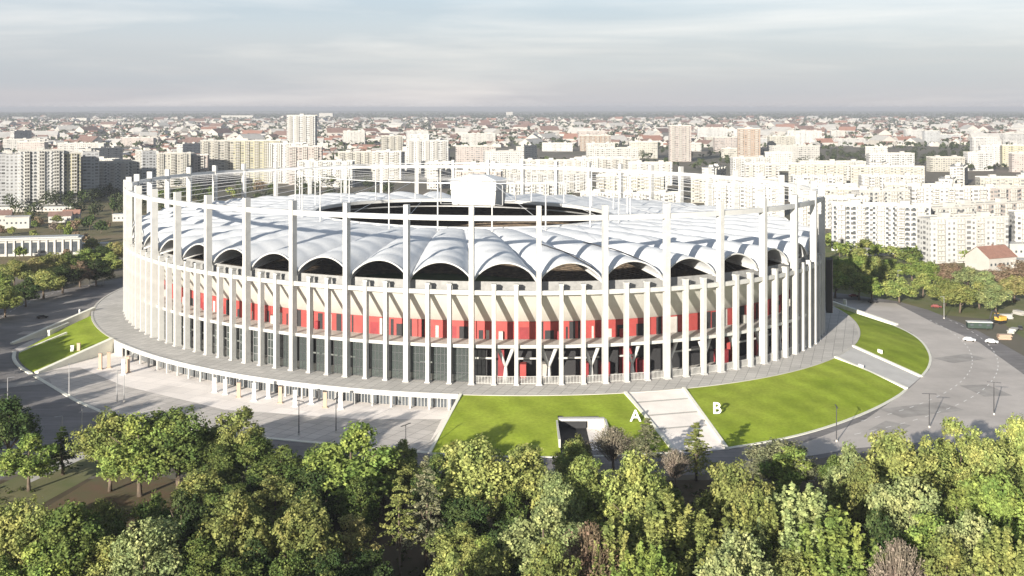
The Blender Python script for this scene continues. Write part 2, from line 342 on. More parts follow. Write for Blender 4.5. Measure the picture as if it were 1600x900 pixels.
# --- ground level: glazing on the left, open concourse with struts, red walls and railings on the right
for k in range(NF):
    tmid=tlin(k,.5); pm=ell(tmid)
    if ell(tmid)[1]>CY+60: continue
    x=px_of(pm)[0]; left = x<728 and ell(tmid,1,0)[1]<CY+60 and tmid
    a0,a1=tlin(k,.12),tlin(k,.88)
    if left:
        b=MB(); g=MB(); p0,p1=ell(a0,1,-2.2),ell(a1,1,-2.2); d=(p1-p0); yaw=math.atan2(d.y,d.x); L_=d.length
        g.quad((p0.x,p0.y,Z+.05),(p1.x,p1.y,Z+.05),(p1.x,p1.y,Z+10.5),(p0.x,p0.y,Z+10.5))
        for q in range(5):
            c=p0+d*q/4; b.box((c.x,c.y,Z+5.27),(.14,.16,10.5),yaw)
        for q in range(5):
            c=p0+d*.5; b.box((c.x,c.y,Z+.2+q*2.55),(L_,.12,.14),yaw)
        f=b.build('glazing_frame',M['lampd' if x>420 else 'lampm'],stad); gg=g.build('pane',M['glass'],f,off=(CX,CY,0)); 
        if R.random()<.6:
            c=ell(tmid,1,-6); b=MB(); b.box((c.x,c.y,Z+4.6),(5.6,.4,.5),yaw); b.build('handrail',M['paint'],stad)
    else:
        b=MB(); p0,p1=ell(tlin(k,.1),1,-.4),ell(tlin(k,.9),1,-.4); d=p1-p0; yaw=math.atan2(d.y,d.x)
        for q in range(13):
            c=p0+d*q/12; b.box((c.x,c.y,Z+1.2),(.13,.1,2.3),yaw)
        c=p0+d*.5; b.box((c.x,c.y,Z+2.3),(d.length,.12,.12),yaw); b.box((c.x,c.y,Z+.3),(d.length,.12,.12),yaw)
        b.build('railing',M['paint'],stad)
        if R.random()<.75:
            u=R.uniform(.05,.4); a0,a1=tlin(k,u),tlin(k,u+R.uniform(.3,.55)); b=MB()
            pts=[ell(a0,1,-8),ell(a1,1,-8),ell(a1,1,-11.4),ell(a0,1,-11.4)]
            b.prism([(p.x,p.y) for p in pts],Z+.02,Z+R.choice((4.2,7.2,9.8))); b.build('turnstile_block',M[R.choice(('darkred','red','darkred','slab'))],stad)
        if k%2==0:       # forked white strut carrying the slab
            b=MB(); c=ell(tmid,1,-3.6,Z); tv=Vector((math.cos(nang(tmid)+PI/2),math.sin(nang(tmid)+PI/2),0))
            b.tube([c+Vector((0,0,.02)),c+Vector((0,0,4.6))],[.95,.42],8)
            b.tube([c+Vector((0,0,4.4)),c+tv*2.4+Vector((0,0,10.5))],[.42,.62],8); b.tube([c+Vector((0,0,4.4)),c-tv*2.4+Vector((0,0,10.5))],[.42,.62],8)
            b.build('forked_strut',M['paint2'],stad,smooth=True)
        if R.random()<.5:
            c=ell(tmid,1,-6.5); b=MB(); b.box((c.x,c.y,Z+6.3),(6.2,.5,.5),yaw); b.build('gallery_beam',M['paint'],stad)
# --- roof panels: scalloped membrane between masts
SI=.445
def roofz(u,v):
    sh=(4*v*(1-v))
    sh=sh**.78
    valley=29.6+7.2*(1-(1-u)**1.9)
    arch=5.1*(1-u)**1.7+.45
    rip=.34*abs(math.sin(PI*u*7.0))**.8*(sh**.5)*(1-.4*u)
    return Z+valley+arch*sh+rip
NU,NV=42,14
for k in range(NT):
    b=MB()
    for i in range(NU+1):
        u=i/NU
        for j in range(NV+1):
            v=j/NV; t=tlin(3*k,3*v)
            o0=ell(t,1,-1.9-1.2*4*v*(1-v)); o1=ell(t,SI,0)
            p=o0.lerp(o1,u); b.v.append((p.x,p.y,roofz(u,v)))
    for i in range(NU):
        for j in range(NV):
            a=i*(NV+1)+j; b.f.append((a,a+1,a+NV+2,a+NV+1)); b.m.append(0)
    # edge tube following the arch
    b.build('roof_membrane',M['mem'],stad,smooth=True)
    e=MB(); pts=[]
    for j in range(NV+1):
        v=j/NV; p=ell(tlin(3*k,3*v),1,-1.9-1.2*4*v*(1-v)); pts.append((p.x,p.y,roofz(0,v)))
    e.tube(pts,.28,6); e.build('edge_arch',M['paint2'],stad,smooth=True)
# radial valley trusses under the membrane
for k in range(NT):
    t=TM[k]; b=MB(); pts=[]
    for i in range(15):
        u=i/14; p=ell(t,1,-1.9).lerp(ell(t,SI,0),u); pts.append((p.x,p.y,roofz(u,0)-.35))
    b.tube(pts,.38,6); b.build('radial_girder',M['paint2'],stad,smooth=True)
ring('inner_ring_beam',M['paint2'],-.9,.6,Z+36.2,Z+37.6,n=184,s=SI)
ring('catwalk',M['lampm'],2.2,3.4,Z+33.6,Z+34.1,n=184,s=SI)
# flying masts and cables
for k in range(0,NT):
    t=TM[k]; a=ell(t,1,0,Z+48.2); c=ell(t,.50,0,Z+54.2); d=ell(t,.50,0,Z+36.8)
    if k%2==0:
        b=MB(); b.tube([d,c+Vector((0,0,.8))],[.28,.2],6); b.build('flying_mast',M['paint2'],stad)
    b=MB(); b.tube([a,c],.07,4); b.build('roof_cable',M['cable'],stad)
ring('upper_cable_ring',M['cable'],-.1,.1,Z+53.9,Z+54.15,n=184,s=.5)
# maintenance ladders lying on the membrane
for (t_,dv) in ((842,.0),(950,.0)):
    tt=min((abs(px_of(ell(t))[0]-t_)+(1e6 if ell(t)[1]>CY else 0),t) for t in ts[::10])[1]
    k=min(range(NT),key=lambda q:abs(TM[q]-tt)); b=MB(); pts=[]
    for i in range(12):
        f=i/11; v=.45+.5*f; u=.36*(1-f)**1.0+.03; t=tlin(3*k,3*v)
        p=ell(t,1,-1.9).lerp(ell(t,SI,0),u); pts.append((p.x,p.y,roofz(u,v)+.5))
    b.tube(pts,.22,5); b.build('maintenance_ladder',M['lampd'],stad)
# --- podium
POFF=13.0
def ring_strip(o0,o1,z,mat,name,parent=stad,n=276):
    b=MB()
    for j in range(n):
        t,t2=2*PI*j/n,2*PI*(j+1)/n
        b.quad(ell(t,1,o0,z),ell(t,1,o1,z),ell(t2,1,o1,z),ell(t2,1,o0,z))
    return b.build(name,mat,parent)
ring_strip(-12,POFF,POD,M['deck'],'podium_deck')
# find parameters of the podium edge nearest to measured picture columns
def edge_t(px, near=True):
    return min((abs(px_of(ell(t,1,POFF,POD))[0]-px)+(1e6 if (ell(t)[1]>CY)==near else 0),t) for t in ts[::5])[1]
tL0=edge_t(190); tL1=edge_t(716)
if tL1<tL0: tL1+=2*PI
ring('podium_fascia',M['paint'],POFF-.6,POFF+.25,POD-1.15,POD+.25,n=90,t0=tL0,t1=tL1,closed=False)
b=MB(); n=70
for j in range(n):
    t=tL0+(tL1-tL0)*j/n; t2=tL0+(tL1-tL0)*(j+1)/n
    b.quad(ell(t,1,POFF-3,.02),ell(t2,1,POFF-3,.02),ell(t2,1,POFF-3,POD-.02),ell(t,1,POFF-3,POD-.02))
b.build('podium_glass_wall',M['winglass'],stad)
b2=MB()
for j in range(n*2):
    t=tL0+(tL1-tL0)*j/n/2; p=ell(t,1,POFF-2.9); b2.box((p.x,p.y,1.68),(.14,.14,3.3),nang(t))
b2.build('podium_mullions',M['gate'],stad)
pil=MB(); pil.box((0,0,1.66),(.5,.5,3.3)); pil_me=pil.mesh('pillar',M['paint'])
npil=24
for j in range(npil):
    t=tL0+(tL1-tL0)*(j+.5)/npil; p=ell(t,1,POFF-.4); obj('podium_pillar',pil_me,stad,(p.x-CX,p.y-CY,0),nang(t))
# rest of podium side as a plain wall
ring('podium_wall',M['conc'],POFF-.5,POFF-.02,-.2,POD-.02,n=200,t0=tL1,t1=tL0+2*PI,closed=False)
ring('podium_coping',M['conc'],POFF-.7,POFF+.15,POD-.02,POD+.12,n=200,t0=tL1,t1=tL0+2*PI,closed=False)

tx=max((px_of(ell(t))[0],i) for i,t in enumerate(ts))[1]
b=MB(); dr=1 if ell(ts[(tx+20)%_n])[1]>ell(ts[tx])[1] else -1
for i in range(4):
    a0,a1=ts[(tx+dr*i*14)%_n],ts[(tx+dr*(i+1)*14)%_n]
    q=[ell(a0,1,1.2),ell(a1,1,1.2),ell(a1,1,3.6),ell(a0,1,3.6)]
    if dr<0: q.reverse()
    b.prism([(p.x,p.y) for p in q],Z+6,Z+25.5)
b.build('dark_panel',M['dark'],stad)  # plain dark panel set just outside the masts at the right end
# --- roof hub above the pitch
hp=P(748,476,0)
hub=empty('roof_hub',(hp.x,hp.y,Z+38),.0,'white boxy folded-roof hub hanging on cables above the middle of the stadium','roof hub')
HZ=Z
def hb(name,fn,mat):
    b=MB(); fn(b); return b.build(name,mat,hub)
hrz=-.28
hb('lower_screen_box',lambda b:b.box((hp.x,hp.y,HZ+44.4),(18,14,5.6),hrz,taper=1.06),M['paint'])
hb('upper_box',lambda b:b.box((hp.x,hp.y,HZ+49.6),(19.3,15,3.8),hrz),M['paint2'])
hb('dark_joint',lambda b:b.box((hp.x,hp.y,HZ+47.45),(18.4,14.4,.49),hrz),M['lampm'])
hb('cap',lambda b:b.box((hp.x,hp.y,HZ+52.52),(21,17,2.0),hrz,taper=.35),M['mem'])
def fr(b):
    c,s=math.cos(hrz),math.sin(hrz)
    for sx in (-1,1):
        for sy in (-1,1):
            x,y=sx*13,sy*9.5; q=Vector((hp.x+x*c-y*s,hp.y+x*s+y*c,HZ+50)); b.tube([q,q+Vector((0,0,-8))],.25,6)
            x2,y2=sx*9.6,sy*7.4; q2=Vector((hp.x+x2*c-y2*s,hp.y+x2*s+y2*c,HZ+51)); b.tube([q,q2],.2,6)
            x2,y2=sx*9.0,sy*7.0; q3=Vector((hp.x+x2*c-y2*s,hp.y+x2*s+y2*c,HZ+42)); b.tube([q+Vector((0,0,-8)),q3],.2,6)
hb('frame',fr,M['lampm'])
for k in range(0,NT,2):
    t=TM[k]; c=ell(t,.5,0,Z+54); e=Vector((hp.x,hp.y,HZ+51.5)); dd=(c-e); dd.z=0; dd.normalize(); b=MB(); b.tube([e+dd*9,c],.06,4); b.build('cable',M['cable'],hub)

# ------------------------------------------------------------------ ground, roads, plaza, lawns
def sheet(name, pts, mat, z, struct=True):
    b=MB(); b.poly([(p[0],p[1],z) for p in pts]); o=b.build(name,mat)
    if struct: o['kind']='structure'
    return o
BIG=45000
b=MB(); b.quad((-BIG,-BIG,-.06),(BIG,-BIG,-.06),(BIG,BIG,-.06),(-BIG,BIG,-.06)); g=b.build('ground',M['ground']); g['kind']='structure'
sheet('park_floor',[(-420,60),(420,60),(300,262),(200,266),(100,266),(0,268),(-60,268),(-110,268),(-150,262),(-420,262)],M['soil'],-.045)
gp=lambda L_: [G(*q) for q in L_]
sheet('dry_field',gp([(-300,470),(-300,300),(330,300),(330,392),(190,400),(0,420)]),M['scrub'],-.045)
sheet('meadow',gp([(1290,475),(1285,370),(1600,360),(2000,370),(2000,640),(1700,600),(1560,500)]),M['verge'],-.045)
apron=gp([(-500,585),(-200,508),(0,470),(100,452),(200,432),(330,405),(700,370),(1100,380),(1290,455),(1400,470),(1450,484),(1520,512),(1600,556),(1750,640),(2000,760),(1600,722),(1450,706),(1300,712),(1200,735),(1000,746),(700,752),(500,735),(300,735),(170,690),(128,694),(60,728),(-60,770),(-500,820)])
sheet('road',apron,M['asph'],-.03)
sheet('turning_area',gp([(1296,466),(1400,474),(1460,505),(1530,535),(1600,585),(1760,690),(1700,720),(1450,690),(1340,700),(1240,716),(1200,716),(1240,698),(1350,657),(1415,612),(1452,578),(1455,552),(1425,520),(1380,500)]),M['asph2'],-.015)
sheet('verge',gp([(60,728),(128,694),(150,690),(160,735),(60,790),(-90,860),(-90,800)]),M['verge'],-.02)
sheet('pavement',gp([(40,742),(130,705),(140,712),(45,755)]),M['conc'],-.01)
sheet('leaf_litter',gp([(60,800),(150,745),(260,745),(330,790),(220,850),(100,860)]),M['litter'],-.03)
sheet('grass_patch',gp([(-80,800),(20,770),(60,790),(60,860),(-80,880)]),M['verge'],-.03)
b=MB()
for off,da in ((50,.35),(58,.35)):
    t=0
    while t<2*PI:
        p=ell(t,1,off); p2=ell(t+.012,1,off); x,y=px_of(p) if p.y>60 else (-1,-1)
        if (x>1330 and 500<y<690) or (-50<x<110 and 440<y<560):
            d=(p2-p).normalized(); n_=Vector((-d.y,d.x,0))*.12; b.quad(p+n_,p-n_,p2-n_,p2+n_)
        t+=.03
for v in range(len(b.v)): b.v[v]=(b.v[v][0],b.v[v][1],.012)
o=b.build('road_markings',M['banner_w']); o['kind']='structure'
b=MB(); rp=random.Random(9)
for (x,y,w,d_) in ((1500,560,16,9),(1440,640,22,10),(1540,610,9,14),(1390,668,12,7),(60,520,14,6),(30,600,18,7),(120,470,12,5),(150,640,8,6)):
    p=G(x,y); a=rp.uniform(0,1); c,s_=math.cos(a),math.sin(a)
    b.poly([(p.x+(u*w*c-v*d_*s_)/2,p.y+(u*w*s_+v*d_*c)/2,.003) for u,v in ((-1,-1),(1,-1),(1,1),(-1,1))])
o=b.build('road_patches',mat_basic('patched_asphalt',(.34,.32,.30),.9,noise=.2,scale=.2)); o['kind']='structure'
# plaza
def podarc(t0,t1,n,off=POFF-3.2,z=0):
    return [ell(t0+(t1-t0)*i/n,1,off,z) for i in range(n+1)]
plz=gp([(672,708),(600,702),(400,683),(190,657),(120,627),(55,588),(60,580)])+[G(176,531,2.)]
plz+= podarc(edge_t(180),tL1,40)
sheet('pavers',plz,M['paver'],-.005)
sheet('plaza',[G(672,690)]+gp([(690,655),(560,655),(350,640),(190,602),(125,574),(60,580)])+[G(176,531,2.)]+podarc(edge_t(180),tL1,40),M['plaza'],.01)
# kerb of the plaza
def strip(name, pts, w, h, mat, struct=True, z=0, tops=None):
    b=MB(); pts=[Vector((p[0],p[1],0)) for p in pts]
    L1=[];L2=[]
    for i,p in enumerate(pts):
        d=(pts[min(i+1,len(pts)-1)]-pts[max(i-1,0)]).normalized(); n=Vector((-d.y,d.x,0))*w/2; L1.append(p+n); L2.append(p-n)
    for i in range(len(pts)-1):
        za=z if not isinstance(z,(list,tuple)) else z[i]; zb=z if not isinstance(z,(list,tuple)) else z[i+1]
        a,b_,c,d=L1[i],L1[i+1],L2[i+1],L2[i]
        lo=-.1
        A=[(a.x,a.y,lo),(b_.x,b_.y,lo),(c.x,c.y,lo),(d.x,d.y,lo),(a.x,a.y,za+h),(b_.x,b_.y,zb+h),(c.x,c.y,zb+h),(d.x,d.y,za+h)]
        k=len(b.v); b.v+=A
        fs=[(4,7,6,5),(0,4,5,1),(3,2,6,7)]
        if i==0: fs.append((0,3,7,4))
        if i==len(pts)-2: fs.append((1,5,6,2))
        for f in fs: b.f.append(tuple(k+q for q in f)); b.m.append(0)
    o=b.build(name,mat)
    if struct: o['kind']='structure'
    return o
strip('plaza_kerb',gp([(55,588),(120,627),(190,657),(400,683),(600,702),(672,708),(760,712)]),1.2,.15,M['kerb'])
# sloping lawns: a patch between the podium edge and the outer kerb
def resample(pts,n):
    pts=[Vector(p) for p in pts]; L_=[0]
    for i in range(len(pts)-1): L_.append(L_[-1]+(pts[i+1]-pts[i]).length)
    out=[]
    for k in range(n+1):
        s=L_[-1]*k/n; i=0
        while i<len(L_)-2 and L_[i+1]<s: i+=1
        out.append(pts[i].lerp(pts[i+1],(s-L_[i])/max(1e-6,L_[i+1]-L_[i])))
    return out
def smooth_pts(pts,it=3):
    for _ in range(it):
        q=[pts[0]]
        for i in range(len(pts)-1): q+= [pts[i].lerp(pts[i+1],.25),pts[i].lerp(pts[i+1],.75)]
        q.append(pts[-1]); pts=q
    return pts
def patch(name, inner, outer, mat, nu=60, nv=24, skip=None, bulge=0.0, struct=True, dz=0.0):
    A=resample(inner,nu); B=resample(outer,nu); b=MB(); rr=random.Random(3)
    for j in range(nv+1):
        v=j/nv
        for i in range(nu+1):
            p=A[i].lerp(B[i],v); b.v.append((p.x,p.y,p.z+bulge*math.sin(PI*v)+dz))
    for j in range(nv):
        for i in range(nu):
            a=j*(nu+1)+i
            c=[(b.v[a][q]+b.v[a+nu+2][q])/2 for q in range(3)]
            if skip and skip(c): continue
            b.f.append((a,a+nu+1,a+nu+2,a+1)); b.m.append(0)
    o=b.build(name,mat,smooth=True)
    if struct: o['kind']='structure'
    return o,A,B
def pe(t0,t1,n=20,off=POFF-.02,z=POD-.05): return [ell(t0+(t1-t0)*i/n,1,off,z) for i in range(n+1)]
def et(px,py):
    q=G(px,py,POD); return min(((ell(t,1,POFF)-Vector((q.x,q.y,0))).length,t) for t in ts[::5])[1]
t716,t985,t1075=et(716,620),et(985,620),et(1075,611)
t1290,t1318,t1300=et(1290,557),et(1318,540),et(1300,480)
OZ=.05
court=(878,952,654)
c0=G(876,704); c1=G(954,704); cy1=F*(CAMZ-2.6)/(653-HOR)
def incourt(c): return c0.x<c[0]<c1.x and c[1]<cy1
o1=[G(672,709,OZ),G(760,713,OZ),G(860,714,OZ),G(960,712,OZ),G(1052,707,OZ)]
patch('lawn',pe(t716,t985),o1,M['lawn'],nu=110,nv=50,skip=incourt,bulge=.35)
o2=smooth_pts([G(1138,700,OZ),G(1190,692,OZ),G(1250,680,OZ),G(1310,662,OZ),G(1365,640,OZ),G(1405,618,OZ),G(1415,609,OZ)],2)
patch('lawn',pe(t1075,t1290,30),o2,M['lawn'],bulge=.5)
o3=smooth_pts([G(1440,588,OZ),G(1452,574,OZ),G(1455,556,OZ),G(1442,534,OZ),G(1420,519,OZ),G(1395,508,OZ),G(1345,490,OZ),G(1305,477,OZ)],2)
patch('lawn',pe(t1318,t1300,30),o3,M['lawn'],bulge=.4)
tl0,tl1=et(157,492),et(173,530)
o4=smooth_pts([G(30,550,OZ),G(28,560,OZ),G(38,573,OZ),G(56,583,OZ)],2)
patch('lawn',pe(tl0,tl1,20),o4,M['lawn'],bulge=.4)
# ramps between the lawns
r1,_,_=patch('ramp',pe(t985,t1075,6,z=POD+.02),[G(1056,709,OZ),G(1136,702,OZ)],M['ramp'],nu=8,nv=12)
r2,_,_=patch('ramp',pe(t1290,t1318,6,z=POD+.02),[G(1417,608,OZ),G(1439,589,OZ)],M['ramp2'],nu=8,nv=12)
def sloped_wall(name,a,b_,w,h,mat,label):
    n=14; pts=[a.lerp(b_,i/n) for i in range(n+1)]
    o=strip(name,pts,w,h,mat,struct=False,z=[p.z for p in pts]); tag(o,label,'wall'); return o
def epod(t): return ell(t,1,POFF+.1,POD)
sloped_wall('retaining_wall',epod(t985),G(1056,709,OZ),.9,.5,M['kerb'],'pale sloping side wall between the letter A lawn and the wide ramp')
sloped_wall('retaining_wall',epod(t1075),G(1136,702,OZ),.9,.5,M['kerb'],'pale sloping side wall between the wide ramp and the letter B lawn')
sloped_wall('retaining_wall',epod(t1290),G(1417,608,OZ),1.1,.5,M['kerb'],'cream sloping wall on the near side of the right-hand ramp')
sloped_wall('retaining_wall',epod(t1318),G(1439,589,OZ),1.1,.5,M['kerb'],'cream sloping wall on the far side of the right-hand ramp')
sloped_wall('retaining_wall',epod(t716),G(671,709,OZ),.8,.4,M['kerb'],'grey sloping wall between the sunlit plaza and the letter A lawn')
sloped_wall('retaining_wall',epod(tl1),G(57,583,OZ),1.6,.5,M['kerb'],'cream sloping wall between the left-hand lawn and the plaza')
sloped_wall('retaining_wall',epod(tl0)+Vector((-3,12,.6)),G(18,538,OZ),1.4,.6,M['kerb'],'long pale wall behind the sunken drive at the far left')
sloped_wall('retaining_wall',G(104,520,3.6),G(30,551,OZ),.8,.3,M['kerb'],'short cream wall edging the left-hand lawn beside the sunken drive')
sloped_wall('retaining_wall',G(1294,470,5.5),G(1402,508,OZ),1.6,.5,M['kerb'],'cream wall along the far edge of the rightmost lawn')
b=MB(); a,b_=G(76,533,0),G(107,520,0); d=b_-a; b.box(((a.x+b_.x)/2,(a.y+b_.y)/2,2.0),(d.length,.9,4.0),math.atan2(d.y,d.x)); tag(b.build('concrete_wall',M['kerb']),'cream upright concrete wall at the mouth of the sunken drive','wall')
sheet('service_drive',gp([(22,545),(100,507),(158,488),(150,497),(80,522),(32,549)]),M['paver'],.02)
strip('kerb',o2,1.0,.15,M['kerb']); strip('kerb',o3,.8,.15,M['kerb']); strip('kerb',[o4[0]+Vector((-2,0,0))]+[p+Vector((-1.2,-1,0)) for p in o4],1.2,.3,M['kerb']); strip('kerb',o1,.6,.15,M['kerb'])
# stair bands on the wide ramp
A=[ell(t985,1,POFF-.02,POD+.03),ell(t1075,1,POFF-.02,POD+.03)]; B=[G(1056,709,OZ),G(1136,702,OZ)]
b=MB()
for f in (.17,.4,.62):
    p,q=A[0].lerp(B[0],f),A[1].lerp(B[1],f); d=(q-p).normalized(); p=p+d*.8; q=q-d*.8; e=(B[0]-A[0]).normalized()*.9; up=Vector((0,0,.04))
    b.quad(p+up,p+e+up,q+e+up,q+up)
o=b.build('ramp_steps',M['slab']); o['kind']='structure'
# podium-deck pale seam line
# sunken entrance court
ct=empty('service_entrance',(c0.x,c0.y,0),0,'white walled service entrance cut into the letter A lawn with a dark doorway','entrance')
def cb(name,fn,mat):
    b=MB(); fn(b); return b.build(name,mat,ct)
ym=(c0.y+cy1)/2; dy=cy1-c0.y; wx=c1.x-c0.x
cb('side_wall',lambda b:b.box((c0.x-.25,ym,1.25),(.5,dy,3.1)),M['paint'])
cb('side_wall',lambda b:b.box((c1.x+.25,ym,1.25),(.5,dy,3.1)),M['paint'])
cb('lintel',lambda b:b.box(((c0.x+c1.x)/2,cy1-.8,2.55),(wx,2.2,.6)),M['paint2'])
cb('doorway',lambda b:b.box((c0.x+wx*.32,cy1-.6,1.12),(wx*.6,.5,2.2)),M['dark'])
cb('back_wall',lambda b:b.box((c0.x+wx*.82,cy1-.6,1.12),(wx*.35,.4,2.2)),M['conc'])
cb('drive_floor',lambda b:b.box((c0.x+wx*.31,ym,.03),(wx*.6,dy,.04)),M['black'])  # black colour stands in for the shade on this part of the court floor
cb('path_floor',lambda b:b.box((c0.x+wx*.81,ym,.04),(wx*.38,dy,.06)),M['plaza'])
# letters
def letter(ch, px, py, zb, h, yaw, label):
    cu=bpy.data.curves.new('letter','FONT'); cu.body=ch; cu.size=h*1.4; cu.extrude=.2; cu.offset=.04; cu.align_x='CENTER'
    to=bpy.data.objects.new('tmp',cu); COL.objects.link(to); dg=bpy.context.evaluated_depsgraph_get(); me=bpy.data.meshes.new_from_object(to.evaluated_get(dg)); bpy.data.objects.remove(to)
    me.transform(Matrix.Rotation(PI/2,4,'X')); me.materials.clear(); me.materials.append(M['banner_w'])
    o=bpy.data.objects.new('letter_sign',me); COL.objects.link(o); p=G(px,py,zb); o.location=p; o.rotation_euler=(0,0,yaw); tag(o,label,'sign'); return o
letter('A',993,658,2.6,3.1,0,'big white free-standing letter A on the lawn beside the wide ramp')
letter('B',1120,646,3.0,3.1,0,'big white free-standing letter B on the lawn right of the wide ramp')
def slab_sign(px,py,z,label):
    p=G(px,py,z); b=MB(); b.box((p.x,p.y,z+1.35),(.5,2.0,2.8),.35); b.box((p.x,p.y,z+.1),(1.1,2.4,.3),.35); tag(b.build('sign_slab',M['banner_w']),label,'sign')
slab_sign(1345,583,1.3,'white sign slab seen edge-on beside the near wall of the right-hand ramp')
slab_sign(1375,559,1.6,'white sign slab seen edge-on on the rightmost lawn above the ramp')
slab_sign(1320,478,2.5,'white sign slab on the cream wall at the top of the rightmost lawn')
slab_sign(124,494,1.5,'small white sign slab on the long pale wall at the far left')
# banner pylons on the plaza
pyl=[(113,561,'w'),(123,561,'o'),(157,577,'o'),(170,575,'o'),(193,585,'w'),(200,582,'o'),(335,613,'w'),(352,616,'w'),(373,621,'o'),(397,626,'w'),(419,622,'w'),(438,630,'o'),(461,635,'w'),(486,631,'w'),(508,637,'o'),(532,639,'w')]
def pylon_me(m):
    b=MB(); b.box((0,0,2.5),(1.05,.6,5.0)); b.box((0,0,.12),(1.6,1.1,.24)); b.box((0,0,5.06),(1.2,.75,.12)); return b.mesh('pylon',m)
pw,po=pylon_me(M['banner_w']),pylon_me(M['banner_o'])
nw=no=0
for i,(x,y,c) in enumerate(pyl):
    if c=='w': lab='tall white banner pylon on the plaza, %s white one from the left'%ORD[nw]; nw+=1
    else: lab='tall tan banner pylon on the plaza, %s tan one from the left'%ORD[no]; no+=1
    o=obj('banner_pylon',pw if c=='w' else po,None,G(x,y,0),R.uniform(-.2,.3)); o.scale=(1,1,R.uniform(.85,1.08)); tag(o,lab,'banner pylon','banner pylons on the plaza')
# lamp posts
def lamp_proto(h,mat,double=False):
    root=empty('street_lamp'); b=MB(); b.tube([(0,0,0),(0,0,h)],[.16,.09],8); obj('pole',b.mesh('pole',mat),root)
    b=MB(); b.box((.9,0,h),(1.9,.28,.12)); 
    if double: b.box((-.9,0,h+.01),(1.9,.28,.12))
    obj('lamp_head',b.mesh('head',mat),root); b=MB(); b.box((0,0,.25),(.45,.45,.5)); obj('base',b.mesh('base',M['conc']),root); return root
LA=lamp_proto(9,M['lampm']); LB=lamp_proto(9,M['lampd'],True); la=lb=True
lamps=[(128,690,'A','beside the shaded road at far left'),(97,707,'A','short one on the kerb beside the leafy lot at far left'),(78,455,'A','among the left tree row, leftmost'),(140,447,'A','before the left tree row beside the road'),(161,445,'A','before the left tree row, nearest the stadium'),(183,628,'A','on the plaza edge, left one of the far-left pair'),(194,628,'A','on the plaza edge, right one of the far-left pair'),(467,680,'B','in the shade of the plaza before the white pylons'),(525,676,'B','in the shade of the plaza before the podium glass'),(634,722,'B','on the road just below the right end of the plaza'),(1403,452,'A','between the two yellow-green trees behind the right lawn'),(1307,690,'B','on the right road beside the letter B lawn kerb'),(1452,668,'B','on the right turning area behind the park trees'),(1553,648,'B','on the right turning area near the frame edge'),(1475,498,'A','on the verge beside the brown trees at right'),(12,640,'A','at the left frame edge above the park trees'),(108,618,'A','on the road left of the plaza kerb')]
for (x,y,k,ph) in lamps:
    if k=='A': o=LA if la else copy_tree(LA); la=False
    else: o=LB if lb else copy_tree(LB); lb=False
    o.location=G(x,y,0); o.rotation_euler.z=R.uniform(0,6); tag(o,('pale street lamp ' if k=='A' else 'dark twin-arm lamp ')+ph,'street lamp','street lamps around the stadium')

# ------------------------------------------------------------------ trees
def trunk_mesh(h,crown_z,w,r0,seed,limbs=5):
    rr=random.Random(seed); b=MB(); top=Vector((rr.uniform(-.5,.5),rr.uniform(-.5,.5),h*.72))
    b.tube([(0,0,-.2),(0,0,h*.12),tuple(top*.45),tuple(top)],[r0*1.3,r0,r0*.8,r0*.25],7)
    for i in range(limbs):
        a=2*PI*i/limbs+rr.random(); s=top*rr.uniform(.3,.6); e=Vector((math.cos(a)*w*.33,math.sin(a)*w*.33,s.z+h*rr.uniform(.15,.3)))
        b.tube([s,s.lerp(e,.5)+Vector((0,0,.4)),e],[r0*.5,r0*.35,r0*.12],5)
    return b.mesh('trunk',M['bark'],smooth=True)
def leafquad(b,p,n,s,rr):
    u=n.cross(Vector((rr.uniform(-1,1),rr.uniform(-1,1),rr.uniform(-1,1))))
    if u.length<1e-3: u=Vector((1,0,0))
    u.normalize(); w=n.cross(u); w.normalize(); s2=s*rr.uniform(.55,.9)
    b.quad(p-u*s*.5,p-w*s2*.5,p+u*s*.5,p+w*s2*.5)
def rnd_dir(rr):
    z=rr.uniform(-1,1); a=rr.uniform(0,2*PI); q=math.sqrt(1-z*z); return Vector((q*math.cos(a),q*math.sin(a),z))
def crown_broad(seed,h=16,w=13,nl=24,n=13000,ls=.48,base=.07,lobe=(1.5,2.9),squash=.9):
    rr=random.Random(seed); b=MB(); zc=h*(base+1)/2; hz=h*(1-base)/2; lob=[]
    for i in range(nl):
        for _ in range(40):
            d=rnd_dir(rr)
            if d.z>-.55: break
        f=rr.uniform(.45,.82); r=rr.uniform(*lobe)
        lob.append((Vector((d.x*w/2*f,d.y*w/2*f,zc+d.z*hz*f)),r))
    lob.append((Vector((0,0,zc)),lobe[1])); lob.append((Vector((rr.uniform(-1,1),rr.uniform(-1,1),h-lobe[0]*1.1)),lobe[0]))
    tot=sum(r*r for _,r in lob)
    for c,r in lob:
        k=int(n*r*r/tot); sub=[(c+rnd_dir(rr)*r*rr.uniform(.55,1.0),rr.uniform(.35,.8)) for _ in range(max(6,int(r*r*5)))]
        for i in range(k):
            if rr.random()<.72:
                sc,sr=rr.choice(sub); d=rnd_dir(rr); p=sc+Vector((d.x,d.y,d.z*squash))*sr*rr.uniform(.3,1.1)
            else:
                d=rnd_dir(rr); p=c+d*r*rr.uniform(.5,1.0)
            o=(p-c); o=o.normalized() if o.length>.01 else d
            nn=(o*.9+rnd_dir(rr)*.8+Vector((0,0,.25))).normalized(); leafquad(b,p,nn,ls*rr.uniform(.6,1.35),rr)
    return b.mesh('crown',M['leaf'])
